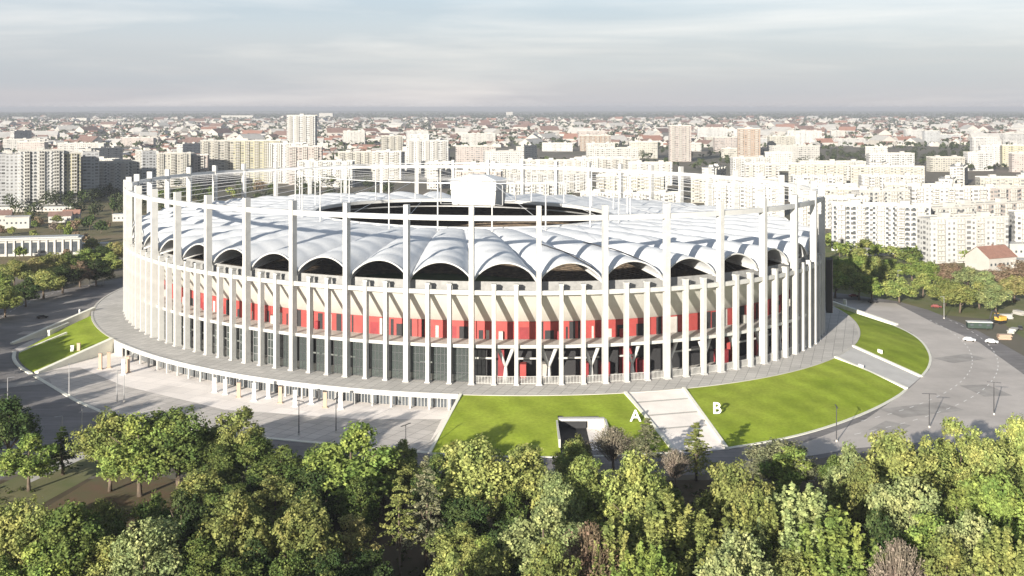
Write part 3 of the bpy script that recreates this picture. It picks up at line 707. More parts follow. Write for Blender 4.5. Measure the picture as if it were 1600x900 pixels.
def crown_plume(seed,h=16,w=11,n=12000,ls=.42):      # many rising feathery sprays (ash, willow)
    rr=random.Random(seed); b=MB(); plumes=[]
    for i in range(60):
        a=rr.uniform(0,2*PI); f=math.sqrt(rr.random()); rad=w/2*f*.9; top=h*(1-.42*f*f)*rr.uniform(.86,1.0); base_=Vector((math.cos(a)*rad*.55,math.sin(a)*rad*.55,max(h*.08,top-h*.65))); tip=Vector((math.cos(a)*rad,math.sin(a)*rad,top)); plumes.append((base_,tip))
    for i in range(n):
        a,t=rr.choice(plumes); f=rr.random()**.75; p=a.lerp(t,f); rad=.9*(1-f)**.6+.2; p=p+rnd_dir(rr)*rad*rr.uniform(.2,1); nn=(rnd_dir(rr)+Vector((p.x,p.y,2))*.12).normalized(); leafquad(b,p,nn,ls*rr.uniform(.6,1.4),rr)
    return b.mesh('crown',M['leaf'])
def crown_conifer(seed,h=15,w=7,n=4200,ls=.42,base=.22,layers=15):
    rr=random.Random(seed); b=MB()
    for l in range(layers):
        f=l/(layers-1); z=h*(base+(1-base)*f); rad=w/2*(1-f)**.75+.3; nb=max(4,int(9*(1-f))+3)
        for q in range(nb):
            a=rr.uniform(0,2*PI); L_=rad*rr.uniform(.65,1.08); dr=rr.uniform(-.05,.3)
            for i in range(int(n/layers/nb)):
                g=rr.random()**.7; p=Vector((math.cos(a)*L_*g,math.sin(a)*L_*g,z-L_*g*dr+rr.uniform(-.18,.18)))+Vector((rr.uniform(-1,1),rr.uniform(-1,1),0))*.35*(1.2-g)
                leafquad(b,p,(rnd_dir(rr)+Vector((0,0,1.2))).normalized(),ls*rr.uniform(.6,1.3),rr)
    return b.mesh('crown',M['leaf'])
def crown_bare(seed,h=12,w=8,n=1500):              # thin twiggy crown with few leaves left
    rr=random.Random(seed); b=MB()
    for i in range(420):
        a=rr.uniform(0,2*PI); f=rr.random(); st=Vector((math.cos(a)*w*.12*f,math.sin(a)*w*.12*f,h*rr.uniform(.25,.6))); e=Vector((math.cos(a)*w*.5*f,math.sin(a)*w*.5*f,h*(1-.35*f*f)*rr.uniform(.8,1))); mid=st.lerp(e,.5)+rnd_dir(rr)*.5
        b.tube([st,mid,e],[.06,.05,.02],3,cap=False)
        for j in range(int(n/420)+1):
            leafquad(b,st.lerp(e,rr.uniform(.5,1))+rnd_dir(rr)*.4,rnd_dir(rr),rr.uniform(.2,.45),rr)
    return b.mesh('crown',M['leaf'])
def tree_proto(name,crown,trunk,h,w):
    root=empty(name); obj('trunk',trunk,root); obj('crown',crown,root); return (root,h,w)
TP={}
for i in range(4): TP['b%d'%i]=tree_proto('broadleaf_tree',crown_broad(10+i,16,13,24+2*i),trunk_mesh(16,5,13,.35,i),16,13)
for i in range(2): TP['t%d'%i]=tree_proto('broadleaf_tree',crown_broad(30+i,17,9.5,22,10500,.46,.06,(1.3,2.2)),trunk_mesh(17,5,9,.3,20+i),17,9.5)
for i in range(2): TP['w%d'%i]=tree_proto('feathery_tree',crown_plume(40+i),trunk_mesh(16,5,11,.35,30+i),16,11)
for i in range(2): TP['c%d'%i]=tree_proto('conifer_tree',crown_conifer(50+i),trunk_mesh(15,3,4,.25,40+i,3),15,7)
TP['p0']=tree_proto('pine_tree',crown_conifer(60,15,7,2600,.4,.42,9),trunk_mesh(15,6,4,.22,50,3),15,7)
TP['n0']=tree_proto('thin_tree',crown_bare(70),trunk_mesh(12,3,8,.22,60,7),12,8)
# small far versions
for i in range(3): TP['f%d'%i]=tree_proto('broadleaf_tree',crown_broad(80+i,12,11,9,800,1.5,.08,(1.8,3.0)),trunk_mesh(12,3,9,.3,70+i,3),12,11)
TP['g0']=tree_proto('poplar_tree',crown_broad(90,17,5.5,10,600,1.2,.12,(1.1,1.8)),trunk_mesh(17,3,4,.3,80,3),17,5.5)
used={}
COLS={'green':(0.129,0.175,0.053,1),'lime':(0.216,0.289,0.078,1),'yellow':(0.292,0.337,0.110,1),'olive':(0.234,0.263,0.088,1),'pale':(0.292,0.342,0.149,1),'brown':(0.257,0.199,0.129,1),'dark':(0.058,0.088,0.033,1),'gold':(0.338,0.312,0.129,1),'greygreen':(0.211,0.222,0.129,1),'grey':(0.281,0.246,0.187,1)}
ADJ={'green':'mid green','lime':'lime green','yellow':'yellow-green','olive':'olive green','pale':'pale yellowish','brown':'rusty brown','dark':'dark green','gold':'golden','greygreen':'grey-green','grey':'greyish half-bare'}
NAME={'b':'round broadleaf tree','t':'tall narrow broadleaf tree','w':'feathery plumed tree','c':'conifer','p':'thin pine with a bare stem','n':'thin twiggy tree','f':'bushy tree','g':'slim poplar'}
def put_tree(kind,loc,h,w,colr,label,group,cat='tree',rz=None):
    root,h0,w0=TP[kind]; o=copy_tree(root) if kind in used else root; used[kind]=1
    o.location=loc; s=h/h0; k=max(.6*s,min(1.7*s,w/w0)); o.scale=(k,k,s); o.rotation_euler.z=R.uniform(0,6.28) if rz is None else rz
    c=COLS[colr]; j=R.uniform(.88,1.12); set_color(o,(c[0]*j,c[1]*j*R.uniform(.96,1.04),c[2]*j,1)); tag(o,label,cat,group); return o
# foreground park trees: (x, top y, height m, width px, kind, colour, where)
FG=[(12,618,14,90,'b0','dark','at the left frame edge beside the shaded road'),
(45,676,13,78,'t0','lime','left of the kerb lamp at far left'),
(98,668,11,60,'c0','dark','standing between the lime tree and the kerb lamp'),
(172,643,14,95,'b1','olive','left flank of the big clump before the plaza'),
(218,640,15,115,'b2','lime','in the big clump above the leaf litter'),
(278,636,15,120,'b3','green','dark crown topping the big clump before the plaza'),
(325,665,13,90,'b0','green','right flank of the big clump before the plaza'),
(372,632,15,75,'t1','olive','just right of the big clump, before the tan pylon'),
(395,680,13,90,'b1','green','behind the row of dark trees, left of centre-left lamp'),
(442,694,13,105,'b2','green','low one between the olive tree and the big rounded tree'),
(550,656,16.5,112,'t0','lime','overlapping the right half of the plaza'),
(505,690,13,70,'b3','green','tucked against the left of the big rounded plaza tree'),
(490,725,13,95,'b0','dark','in front of the big rounded plaza tree, to its left'),
(625,738,15,60,'p0','olive','left of the central gap pair'),
(665,716,16,70,'c1','greygreen','right of the pair standing in the dark central gap'),
(745,686,16,125,'b1','yellow','large one before the left half of the letter A lawn'),
(826,688,15,80,'t1','yellow','just left of the service entrance'),
(902,676,9,44,'b2','olive','small one right in front of the service entrance'),
(958,664,11,85,'n0','grey','bare one below the letter A'),
(1012,655,13,85,'c0','greygreen','over the left edge of the wide ramp'),
(1088,662,13,85,'c1','olive','over the right edge of the wide ramp'),
(1055,700,9,50,'n0','grey','small bare one at the foot of the wide ramp'),
(870,735,14,80,'b3','pale','below the service entrance, left of the bare trees'),
(918,708,15,80,'t0','yellow','below the service entrance, right of it'),
(990,704,16,110,'b0','yellow','in front of the letter A conifer'),
(1045,765,16,165,'w0','olive','wide one in front of the wide ramp, lower centre right'),
(960,800,15,110,'w1','olive','at the bottom edge below the letter A'),
(925,812,14,100,'n0','brown','brownish one at the bottom edge left of the feathery trees'),
(1010,845,14,130,'w0','lime','at the bottom edge below the wide olive tree'),
(1150,722,15,105,'b1','olive','right of the dark gap below the ramp'),
(1220,682,12,110,'b2','greygreen','at the kerb below the letter B lawn'),
(1185,760,16,130,'w1','olive','left of the two big feathery trees right of centre'),
(1250,752,17,160,'w0','pale','middle of the big feathery trees right of centre'),
(1310,785,16,150,'w1','lime','right of the big feathery trees right of centre'),
(1150,830,15,120,'b3','pale','pale patch at the bottom edge under the feathery trees'),
(1325,684,15,75,'t0','pale','at the right road edge below letter B lawn'),
(1350,720,15,90,'b0','olive','second row behind the right road, leftmost'),
(1400,674,16,115,'b1','yellow','broad bright one at the right road edge'),
(1452,676,15,80,'b2','yellow','beside the right twin-arm lamp'),
(1500,652,16,72,'t1','yellow','tall one at the right road edge'),
(1545,684,15,100,'b3','yellow','broad one right of the tall road-edge tree'),
(1592,648,15,85,'b0','yellow','at the right frame edge beside the road'),
(1420,745,16,110,'b3','pale','in the second row, below the broad bright tree'),
(1500,742,15,95,'t0','lime','in the second row, green one right of centre'),
(1560,740,16,110,'b1','lime','in the second row near the right frame edge'),
(1610,735,15,100,'b2','green','cut by the right frame edge, second row'),
(1370,790,15,85,'b2','dark','dark one between feathery trees and the third row'),
(1440,800,14,80,'t1','lime','in the third row, slim bright one'),
(1405,838,14,95,'n0','grey','twiggy one at the bottom right'),
(1475,835,14,110,'b0','olive','in the bottom right corner group, left one'),
(1515,800,15,95,'b3','pale','in the bottom right corner group, pale one'),
(1565,820,16,130,'w0','olive','in the bottom right corner group, feathery one'),
(1620,845,14,110,'b1','olive','cut by the bottom right corner'),
(35,778,14,110,'b3','olive','above the bottom left corner'),
(108,788,14,120,'b1','green','left of the leaf-littered clearing, bottom'),
(170,838,13,110,'b0','olive','at the bottom edge under the clearing, left'),
(60,845,13,120,'b2','lime','in the bottom left corner'),
(225,808,14,115,'b3','pale','right below the leaf-littered clearing'),
(288,760,14,90,'b2','dark','dark one right of the leaf-littered clearing'),
(362,768,15,118,'b0','olive','rounded one at lower left of centre'),
(310,842,13,110,'b1','green','at the bottom edge, left third'),
(395,838,13,90,'b2','dark','at the bottom edge, dark one left third'),
(452,858,12,80,'b3','green','small green one at the bottom edge'),
(478,776,14,105,'b1','olive','lower centre-left, before the dark gap'),
(555,800,12,60,'t1','gold','small golden one left of the dark central gap'),
(520,860,12,85,'b0','dark','dark one at the bottom edge beside the central gap'),
(700,848,14,85,'b2','yellow','bright one at the bottom edge right of the dark gap'),
(730,775,13,90,'b3','dark','shaded one under the large yellow-green tree'),
(758,850,13,80,'b1','olive','at the bottom edge, centre'),
(850,772,15,105,'t0','pale','lower centre, before the service entrance trees'),
(862,842,14,100,'b0','olive','at the bottom edge right of the centre gap'),
(1095,860,12,70,'b2','dark','dark one low in the gap below the ramp'),
(1230,860,13,120,'b3','olive','at the bottom edge under the feathery trees'),
(1330,868,12,100,'b1','lime','at the bottom edge, right of centre')]
def tname(k,c): return ADJ[c]+' '+NAME[k[0]]

FG=[(x,yt,h*1.27 if h>=14 else h,w,k,c,ph) for (x,yt,h,w,k,c,ph) in FG]
for (x,yt,h,w,k,c,ph) in FG:
    Y=F*(CAMZ-h)/(yt-HOR); loc=P(x,Y); put_tree(k,(loc.x,loc.y,0),h,w/F*Y*1.18,c,tname(k,c)+', '+ph,'park trees in the foreground')
rr=random.Random(77); FGP=[(P(x,F*(CAMZ-h)/(yt-HOR)),w/F*F*(CAMZ-h)/(yt-HOR)/2) for (x,yt,h,w,k,c,ph) in FG]
fill=[]
for i in range(5000):
    if len(fill)>=104: break
    Y=rr.uniform(172,262); X=rr.uniform(-.47,.47)*Y; h=rr.uniform(8,12.5); px,py=px_of((X,Y,h)); bx,by=px_of((X,Y,0))
    if 40<px<300 and 730<by<855: continue
    if px<200 and Y>228: continue
    if 585<px<690 and py>745: continue
    if 1060<px<1125 and 720<py: continue
    if Y>238 and 980<px<1170: continue
    if any((q[0]-X)**2+(q[1]-Y)**2<5.5**2 for q,_ in FGP) or any((q[0]-X)**2+(q[1]-Y)**2<5.5**2 for q in fill): continue
    fill.append((X,Y)); z='left' if px<533 else 'middle' if px<1066 else 'right'
    c=rr.choice(('green','olive','dark','green','olive') if px<760 else ('olive','lime','pale','green','yellow','dark'))
    put_tree(rr.choice(('b0','b1','b2','b3','t0','t1')),(X,Y,0),h,rr.uniform(8,12),c,'low %s tree half hidden between taller ones, %s third of park'%(ADJ[c],z),'half-hidden %s park trees, %s third'%(ADJ[c],z))
# trees just outside the frame on the left: their shadows fall across the road
rr=random.Random(11)
for i in range(58):
    Y=rr.uniform(262,490); X=-.44*Y-8-rr.uniform(0,1)**1.2*42
    put_tree(rr.choice(('b0','b1','b2','t0')),(X,Y,0),rr.uniform(12,17),rr.uniform(9,14),'green','green tree standing beyond the left edge of the picture beside the road','trees outside the left edge')
# left tree row behind the road
LT=[(-10,424,'lime'),(22,410,'olive'),(52,404,'gold'),(82,398,'olive'),(110,396,'green'),(135,392,'lime'),(158,388,'dark'),(185,380,'gold'),(8,450,'yellow'),(40,436,'dark'),(68,425,'yellow'),(98,418,'dark'),(125,410,'brown'),(150,408,'dark'),(176,396,'yellow')]
for i,(x,yt,c) in enumerate(LT):
    h=13; Y=F*(CAMZ-h)/(yt-4-HOR); p=P(x,Y); w=66/F*Y
    row='back' if i<8 else 'front'; n=i if i<8 else i-8
    put_tree(('b0','b1','b2','b3','t0')[i%5],(p.x,p.y,0),h,w,c,'%s tree in the %s line of the left roadside row, %s from the left'%(ADJ[c],row,ORD[n]),'roadside trees left of the stadium')
RT=[(1305,402,'lime'),(1335,400,'lime'),(1365,402,'yellow'),(1392,404,'lime'),(1425,402,'lime'),(1452,410,'lime'),(1488,412,'brown'),(1512,418,'pale'),(1540,425,'pale'),(1568,412,'brown'),(1598,408,'brown'),(1320,412,'yellow'),(1380,414,'yellow'),(1442,425,'yellow'),(1530,440,'olive'),(1585,432,'gold'),(1305,426,'lime'),(1342,428,'lime'),(1362,432,'lime'),(1405,432,'yellow'),(1478,436,'olive'),(1500,446,'olive'),(1556,446,'pale')]
for i,(x,yt,c) in enumerate(RT):
    h=12; Y=F*(CAMZ-h)/(yt-2-HOR); p=P(x,Y); w=62/F*Y
    put_tree(('b3','b1','b0','t1','b2')[i%5],(p.x,p.y,0),h,w,c,'%s tree %s behind the right lawn, %s from the left'%(ADJ[c],'in the back row' if i<11 else 'in the short front row',ORD[i if i<11 else i-11]),'trees behind the right lawn')
# second belt at the right, before the white blocks
RB=[(1300,362,'yellow',10),(1325,368,'lime',9),(1350,372,'olive',9),(1405,368,'green',9),(1440,350,'green',13),(1462,362,'green',10),(1500,350,'dark',11),(1522,340,'green',15),(1545,352,'green',12),(1572,340,'dark',14),(1592,335,'green',14),(1505,388,'lime',8),(1520,392,'green',8),(1350,330,'dark',9),(1575,322,'dark',15),(1312,378,'lime',9),(1338,384,'yellow',9),(1372,380,'lime',9),(1398,384,'olive',9),(1425,384,'green',10),(1448,378,'lime',10),(1482,372,'olive',10),(1560,372,'green',11),(1315,350,'green',9)]
for i,(x,yt,c,h) in enumerate(RB):
    Y=F*(CAMZ-h)/(yt-HOR); p=P(x,Y); put_tree('f%d'%(i%3) if i!=14 else 'g0',(p.x,p.y,0),h,h*1.25 if i!=14 else 6,c,'%s bushy tree before the white blocks at right, %s of the belt'%(ADJ[c],ORD[i]),'tree belt before the right-hand blocks')
LB2=[(108,345,'lime',16,'g0'),(140,335,'dark',11,'f0'),(158,342,'dark',10,'f1'),(176,308,'dark',17,'g0'),(20,335,'brown',8,'f2'),(60,338,'brown',8,'f0'),(85,345,'grey',8,'f1'),(45,330,'olive',8,'f2'),(80,300,'green',11,'f1'),(105,298,'dark',12,'f0'),(128,295,'dark',13,'f2'),(150,292,'green',13,'f1'),(172,285,'dark',14,'g0'),(12,300,'dark',11,'f0'),(1158,302,'green',16,'f0'),(1380,300,'dark',10,'f1'),(278,292,'green',11,'f1'),(300,296,'green',9,'f2'),(362,292,'olive',12,'f0'),(405,280,'brown',13,'f1'),(425,285,'green',11,'f2'),(520,275,'green',12,'f0'),(480,285,'dark',10,'f1'),(1035,232,'dark',12,'g0'),(1040,245,'dark',11,'f1'),(330,290,'green',12,'f0'),(250,296,'green',11,'f0')]
for i,(x,yt,c,h,k) in enumerate(LB2):
    Y=F*(CAMZ-h)/(yt-HOR); p=P(x,Y); put_tree(k,(p.x,p.y,0),h,h*(.9 if k!='g0' else .35),c,'%s %s among the town blocks, %s counted in from the left'%(ADJ[c],NAME[k[0]],ORD[sorted(q[0] for q in LB2).index(x)]),'trees scattered between the town blocks')
# undergrowth of the park
b=MB(); rr=random.Random(5)
for i in range(1500):
    X=rr.uniform(-150,150); Y=rr.uniform(172,262)
    if abs(X)>.47*Y: continue
    px,py=px_of((X,Y,0))
    if 60<px<280 and 735<py<830: continue
    c=Vector((X,Y,0)); r=rr.uniform(.6,1.8)
    for j in range(16):
        d=rnd_dir(rr); d.z=abs(d.z); leafquad(b,c+d*r*rr.uniform(.4,1),(d+Vector((0,0,.5))).normalized(),rr.uniform(.35,.8),rr)
ug=b.build('undergrowth',M['leaf']); ug.color=(.05,.065,.02,1); tag(ug,'low bushes and undergrowth between the park trees','undergrowth',kind='stuff')

# ------------------------------------------------------------------ town
def block_parts(L_,D_,fl,kind,detail):
    """one apartment block, front facing -Y, origin at base centre"""
    h=fl*2.9+1.2; b=MB(); b.box((0,0,h/2),(L_,D_,h)); parts=[('wall',b.mesh('wall',M['wallA' if kind else 'wallB']))]
    b=MB(); b.box((0,0,h+.15),(L_+.5,D_+.5,.3))
    rr=random.Random(int(L_*7+fl))
    parts.append(('roof',b.mesh('roof',M['roofgrey'])))
    b=MB(); n=max(1,int(L_/22))
    for i in range(n): b.box((-L_/2+L_*(i+.5)/n,rr.uniform(-1,1),h+1.65),(5.5,4.5,2.69))
    for i in range(n*3): b.box((rr.uniform(-L_/2+1,L_/2-1),rr.uniform(-D_/3,D_/3),h+.95),(.9,.9,1.3))
    b.box((0,-D_/2-.1,h+.75),(L_+.5,.25,.88)); b.box((0,D_/2+.1,h+.75),(L_+.5,.25,.88))
    parts.append(('roof_house',b.mesh('roofh',M['plain'])))
    return parts,h
TPL={}; STK={}
def block(L_,D_,fl,kind,detail,loc,rz,colr,label,group,windows=False):
    key=(L_,D_,fl,kind,detail)
    if key not in TPL: TPL[key]=block_parts(*key)
    parts,h=TPL[key]; root=empty('apartment_block',loc,rz,label,'apartment block',group)
    for nme,me in parts:
        o=obj(nme,me,root); o.color=colr
    if detail:
        if fl not in STK:
            b=MB()
            for f in range(fl):
                z=1.2+f*2.9; b.box((0,-.75,z+.1),(4.2,1.5,.18)); b.box((0,-1.45,z+.62),(4.2,.12,.86)); b.box((-2.1,-.75,z+1.4),(.14,1.48,2.6)); b.box((2.1,-.75,z+1.4),(.14,1.48,2.6))
            b.box((0,-.72,fl*1.45+1.2),(.1,1.4,fl*2.9))
            STK[fl]=b.mesh('balconies',M['plain'])
        n=int(L_/10)
        for i in range(n): obj('balcony_stack',STK[fl],root,(-L_/2+L_*(i+.5)/n,-D_/2,0))
    if windows:
        wm=WIN; n=0; nx=int(L_/3.6); cnt=0
        for f in range(fl):
            for i in range(nx):
                x=-L_/2+L_*(i+.5)/nx
                if cnt>=98: break
                if detail and any(abs(x-(-L_/2+L_*(q+.5)/int(L_/10)))<2.6 for q in range(int(L_/10))): continue
                obj('window',wm,root,(x,-D_/2-.03,1.2+f*2.9+1.5)); cnt+=1
    return root,h
b=MB(); b.box((0,0,0),(1.5,.1,1.4)); WIN=b.mesh('win',M['winglass'])
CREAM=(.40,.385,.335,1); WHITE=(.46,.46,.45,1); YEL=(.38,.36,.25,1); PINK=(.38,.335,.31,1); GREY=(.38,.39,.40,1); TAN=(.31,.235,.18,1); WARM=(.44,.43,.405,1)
CN={CREAM:'cream',WHITE:'white',YEL:'yellowish',PINK:'pinkish',GREY:'grey',TAN:'tan',WARM:'warm white'}
occupied=[]
def free(x,y,r):
    for (a,b_,c) in occupied:
        if (a-x)**2+(b_-y)**2<(r+c)**2: return False
    return True
HB=[ # px centre, base y, L, D, floors, yaw deg, colour, label
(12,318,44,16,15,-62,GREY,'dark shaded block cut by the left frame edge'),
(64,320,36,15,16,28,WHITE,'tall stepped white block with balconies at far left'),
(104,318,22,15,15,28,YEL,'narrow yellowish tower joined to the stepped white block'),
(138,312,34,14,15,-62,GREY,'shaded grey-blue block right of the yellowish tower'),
(184,306,40,14,11,20,WHITE,'white block just left of the stadium mast ring'),
(228,300,22,14,14,-55,GREY,'dark narrow shaded slab just above the left end of the ring'),
(262,292,48,14,12,15,CREAM,'cream block behind the left end of the stadium ring'),
(300,290,34,14,11,10,PINK,'pinkish block left of the cream tower'),
(345,286,44,15,16,18,CREAM,'tall cream tower with shaded right side'),
(402,286,52,15,16,8,YEL,'tall white and yellow tower right of the cream tower'),
(447,286,42,15,15,-5,WHITE,'tall white slab left of the highest tower'),
(478,288,36,15,14,5,PINK,'pinkish slab below the highest tower'),
(472,262,40,18,25,0,WHITE,'highest white tower on the skyline left of centre'),
(560,276,50,14,10,8,CREAM,'cream block left of the dark-sided slab'),
(612,262,30,14,15,12,CREAM,'cream slab with a dark shaded end left of centre'),
(668,270,54,14,14,4,WHITE,'broad white slab right of the dark-sided one'),
(1062,252,34,16,19,0,PINK,'pinkish tower standing above the white rows right of centre'),
(930,236,60,14,10,0,TAN,'long tan-orange block on the horizon right of centre'),
(1170,250,36,14,17,-8,TAN,'brown tower behind the conifers right of centre'),
(1220,246,44,14,12,5,CREAM,'cream block right of the brown tower'),
(1552,256,40,14,9,-10,WHITE,'white block with striped windows near the right edge'),
(1585,260,36,14,10,-10,YEL,'yellow-striped block at the right frame edge'),
(1300,356,50,13,7,-12,WARM,'warm white block just right of the stadium mast ring'),
(1375,392,56,13,9,-14,WHITE,'nearest white block with dark window rows, left one right of the stadium'),
(1452,388,58,13,8,20,WARM,'nearest warm white block beside it, angled the other way'),
(1535,378,60,13,8,24,PINK,'pale pinkish block running back behind the tree belt'),
(1590,352,50,13,9,20,PINK,'pink block at the right frame edge above the trees'),
(1495,352,66,13,9,-6,WHITE,'white slab with blue-grey balconies behind the nearest blocks'),
(1400,350,64,13,8,10,WARM,'long warm slab behind the nearest white block'),
]
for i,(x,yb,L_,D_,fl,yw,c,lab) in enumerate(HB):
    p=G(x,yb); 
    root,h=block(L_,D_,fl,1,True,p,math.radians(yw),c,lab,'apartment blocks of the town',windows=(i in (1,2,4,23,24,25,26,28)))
    occupied.append((p.x,p.y,L_*.5+4))
rows=[(660,.95,1),(750,.9,1),(840,.8,0),(930,.75,0),(1030,.75,0),(1140,.8,0),(1260,.8,0),(1400,.8,0),(1560,.75,0),(1750,.7,0),(1980,.6,0),(2250,.5,0),(2600,.4,0),(3000,.25,0)]
rr=random.Random(21); RN=['nearest','second','third','fourth','fifth','sixth','seventh','eighth','ninth','tenth','eleventh','twelfth','thirteenth','farthest']
made=[]
for ri,(Y0,dens,side) in enumerate(rows):
    x=-.46*Y0; 
    while x<.47*Y0:
        L_=rr.choice((36,48,60,76)); c=rr.choice((WHITE,WHITE,WARM,WARM,CREAM,PINK,WHITE,GREY if rr.random()<.3 else WARM))
        px=800+F*x/Y0; Y=Y0+rr.uniform(-30,30); xx=x+L_/2
        fl=(rr.choice((5,6,7,8)) if px>640 else rr.choice((8,9,10,11))) if Y0<1500 else rr.choice((5,6,8,9,11))
        yw=rr.choice((-8,-4,0,5,12,-14,65)); 
        ok=rr.random()<dens
        if px<640 and Y0<1150: ok=False                 # field and parkland on the left
        if px<640 and Y0>=1150: ok=ok and rr.random()<.35
        if 180<px<1290 and Y0<900: ok=False           # hidden behind the stadium
        if 1245<px<1350 and 1700<Y0<2100: ok=False
        if 1400<px<1540 and 1700<Y0<2100: ok=False
        if px<1290 and Y0<800: ok=False
        if ok and free(xx,Y,L_*.42): made.append((ri,xx,Y,L_,fl,yw,c,rr.random()<.7)); occupied.append((xx,Y,L_*.42))
        x+=L_+rr.uniform(8,26)
ordc={}
made.sort(key=lambda q:(q[0],q[1]/q[2]))
for (ri,xx,Y,L_,fl,yw,c,k) in made:
    px=800+F*xx/Y
    if px<-20 or px>1620: pos='outside the frame'
    n=ordc.get(ri,0); ordc[ri]=n+1
    lab='%s %s block in the %s town row behind the stadium, %s from the left'%('long' if L_>55 else 'short',CN[c],RN[ri],ORD[n])
    block(L_,13,fl,1 if k else 0,Y<1450,(xx,Y,0),math.radians(yw),c,lab,'apartment blocks of the town')
# trees between far blocks (dark patches)
rr=random.Random(31); FARW=[]
def far_tree(px,Y,lab,grp,dark=True,h=None):
    p=P(px,Y); h=h or rr.uniform(10,16)
    if not dark: put_tree('f%d'%rr.randrange(3),(p.x,p.y,0),h,h*rr.uniform(.9,1.3),rr.choice(('olive','green','brown')),lab,grp)
    else: FARW.append((p.x,p.y,h))
for i in range(26): far_tree(rr.uniform(1248,1350),rr.uniform(1680,2080),'dark tree in the grove beyond the white blocks right of the stadium','dark grove right of the stadium')
for i in range(34): far_tree(rr.uniform(1400,1545),rr.uniform(1650,2100),'dark tree in the grove near the right edge before the striped block','dark grove near the right edge')
for i in range(40): far_tree(rr.uniform(0,330),rr.uniform(880,1150),'tree in the park belt at the foot of the left towers','trees at the foot of the left towers')
for i in range(45): far_tree(rr.uniform(250,620),rr.uniform(850,1500),'tree between the left-centre towers behind the stadium','trees between the left-centre towers')
for i in range(40): far_tree(rr.uniform(620,1600),rr.uniform(950,2400),'tree showing between the crowded town blocks','trees between the crowded blocks')
for i in range(22): far_tree(rr.uniform(-10,190),rr.uniform(640,860),'scrubby small tree on the dry field behind the left roadside row','scrub trees on the dry field',False,rr.uniform(4,8))
# houses of the suburbs
def house_geo(b,x,y,w,d,h,rz,rm):
    c,s=math.cos(rz),math.sin(rz)
    def T(a,e,z): return (x+a*c-e*s,y+a*s+e*c,z)
    A=[T(-w/2,-d/2,0),T(w/2,-d/2,0),T(w/2,d/2,0),T(-w/2,d/2,0)]; B=[T(-w/2,-d/2,h),T(w/2,-d/2,h),T(w/2,d/2,h),T(-w/2,d/2,h)]
    rh=h+d*.33; r0,r1=T(-w/2,0,rh),T(w/2,0,rh)
    for i in range(4):
        j=(i+1)%4; b.quad(A[i],A[j],B[j],B[i],0)
    b.poly([B[1],B[2],r1],0); b.poly([B[3],B[0],r0],0)
    e=.5
    C=[T(-w/2-e,-d/2-e,h-.25),T(w/2+e,-d/2-e,h-.25),T(w/2+e,d/2+e,h-.25),T(-w/2-e,d/2+e,h-.25)]; q0,q1=T(-w/2-e,0,rh+.1),T(w/2+e,0,rh+.1)
    b.quad(C[0],C[1],q1,q0,rm); b.quad(C[2],C[3],q0,q1,rm)
hm=[M['housew'],M['brickred'],M['tilebrown'],M['roofgrey']]
HT=[]
for i,(w,d,h) in enumerate(((14,10,6),(18,11,7),(12,9,4),(26,12,6))):
    for rm in (1,2,3):
        b=MB(); house_geo(b,0,0,w,d,h,0,1); wl=MB(); rf=MB()
        for f,m_ in zip(b.f,b.m): (rf if m_ else wl).poly([b.v[q] for q in f])
        HT.append((wl.mesh('hw',M['housew']),rf.mesh('hr',hm[rm]),('red','brown','grey')[rm-1]))
rr=random.Random(41)
def house(p,rz,t,lab,grp,s=1):
    o=empty('house',p,rz,lab,'house',grp); o.scale=(s,s,s); obj('wall',t[0],o); obj('roof',t[1],o); return o
cnt=0
cand=[]
while len(cand)<5200:
    Y=1900+ (9000-1900)*rr.random()**1.25; X=rr.uniform(-.46,.46)*Y
    px=800+F*X/Y
    if px>620 and Y<2500 : continue
    if not free(X,Y,12): continue
    cand.append((Y,X))
cand.sort()
for (Y,X) in cand[:285]:
    px=800+F*X/Y; t=rr.choice(HT)
    z='far left' if px<330 else 'left centre' if px<640 else 'right centre' if px<1100 else 'far right'
    house((X,Y,0),rr.uniform(0,3.1),t,'small %s-roofed house in the nearest suburb streets, %s of the picture'%(t[2],z),'small houses of the nearest suburb')
b=MB()
for (Y,X) in cand[285:]:
    s=rr.uniform(.9,1.6)*(1 if rr.random()<.93 else 2.5); house_geo(b,X,Y,rr.uniform(12,22)*s,10*s,rr.uniform(4,8)*s**.5,rr.uniform(0,3.1),rr.choice((1,2,2,2,3,3,3)))
tag(b.build('distant_houses',hm),'endless mass of tiny houses stretching to the horizon','houses',kind='stuff')
b=MB(); 
for i in range(9000):
    Y=1500+(14000-1500)*rr.random()**1.3; X=rr.uniform(-.47,.47)*Y
    px=800+F*X/Y
    if px>620 and Y<2300 and rr.random()<.8: continue
    if not free(X,Y,6): continue
    s=rr.uniform(5,9)*(1+Y/9000); 
    for j in range(7):
        d=rnd_dir(rr); leafquad(b,Vector((X,Y,s*.5))+Vector((d.x*s*.8,d.y*s*.8,abs(d.z)*s*.6)),(d+Vector((0,-.3,.6))).normalized(),s*rr.uniform(.6,1.0),rr)
for (X,Y,h) in FARW:
    for j in range(170):
        d=rnd_dir(rr); q=rr.uniform(.55,1.05); leafquad(b,Vector((X+d.x*h*.45*q,Y+d.y*h*.45*q,h*.52+d.z*h*.45*q)),(d+rnd_dir(rr)*.5).normalized(),rr.uniform(1.2,2.2),rr)
fw=b.build('distant_woods',M['leaf']); fw.color=(.055,.07,.035,1); tag(fw,'dark trees and woods scattered between the far houses to the horizon','woods',kind='stuff')
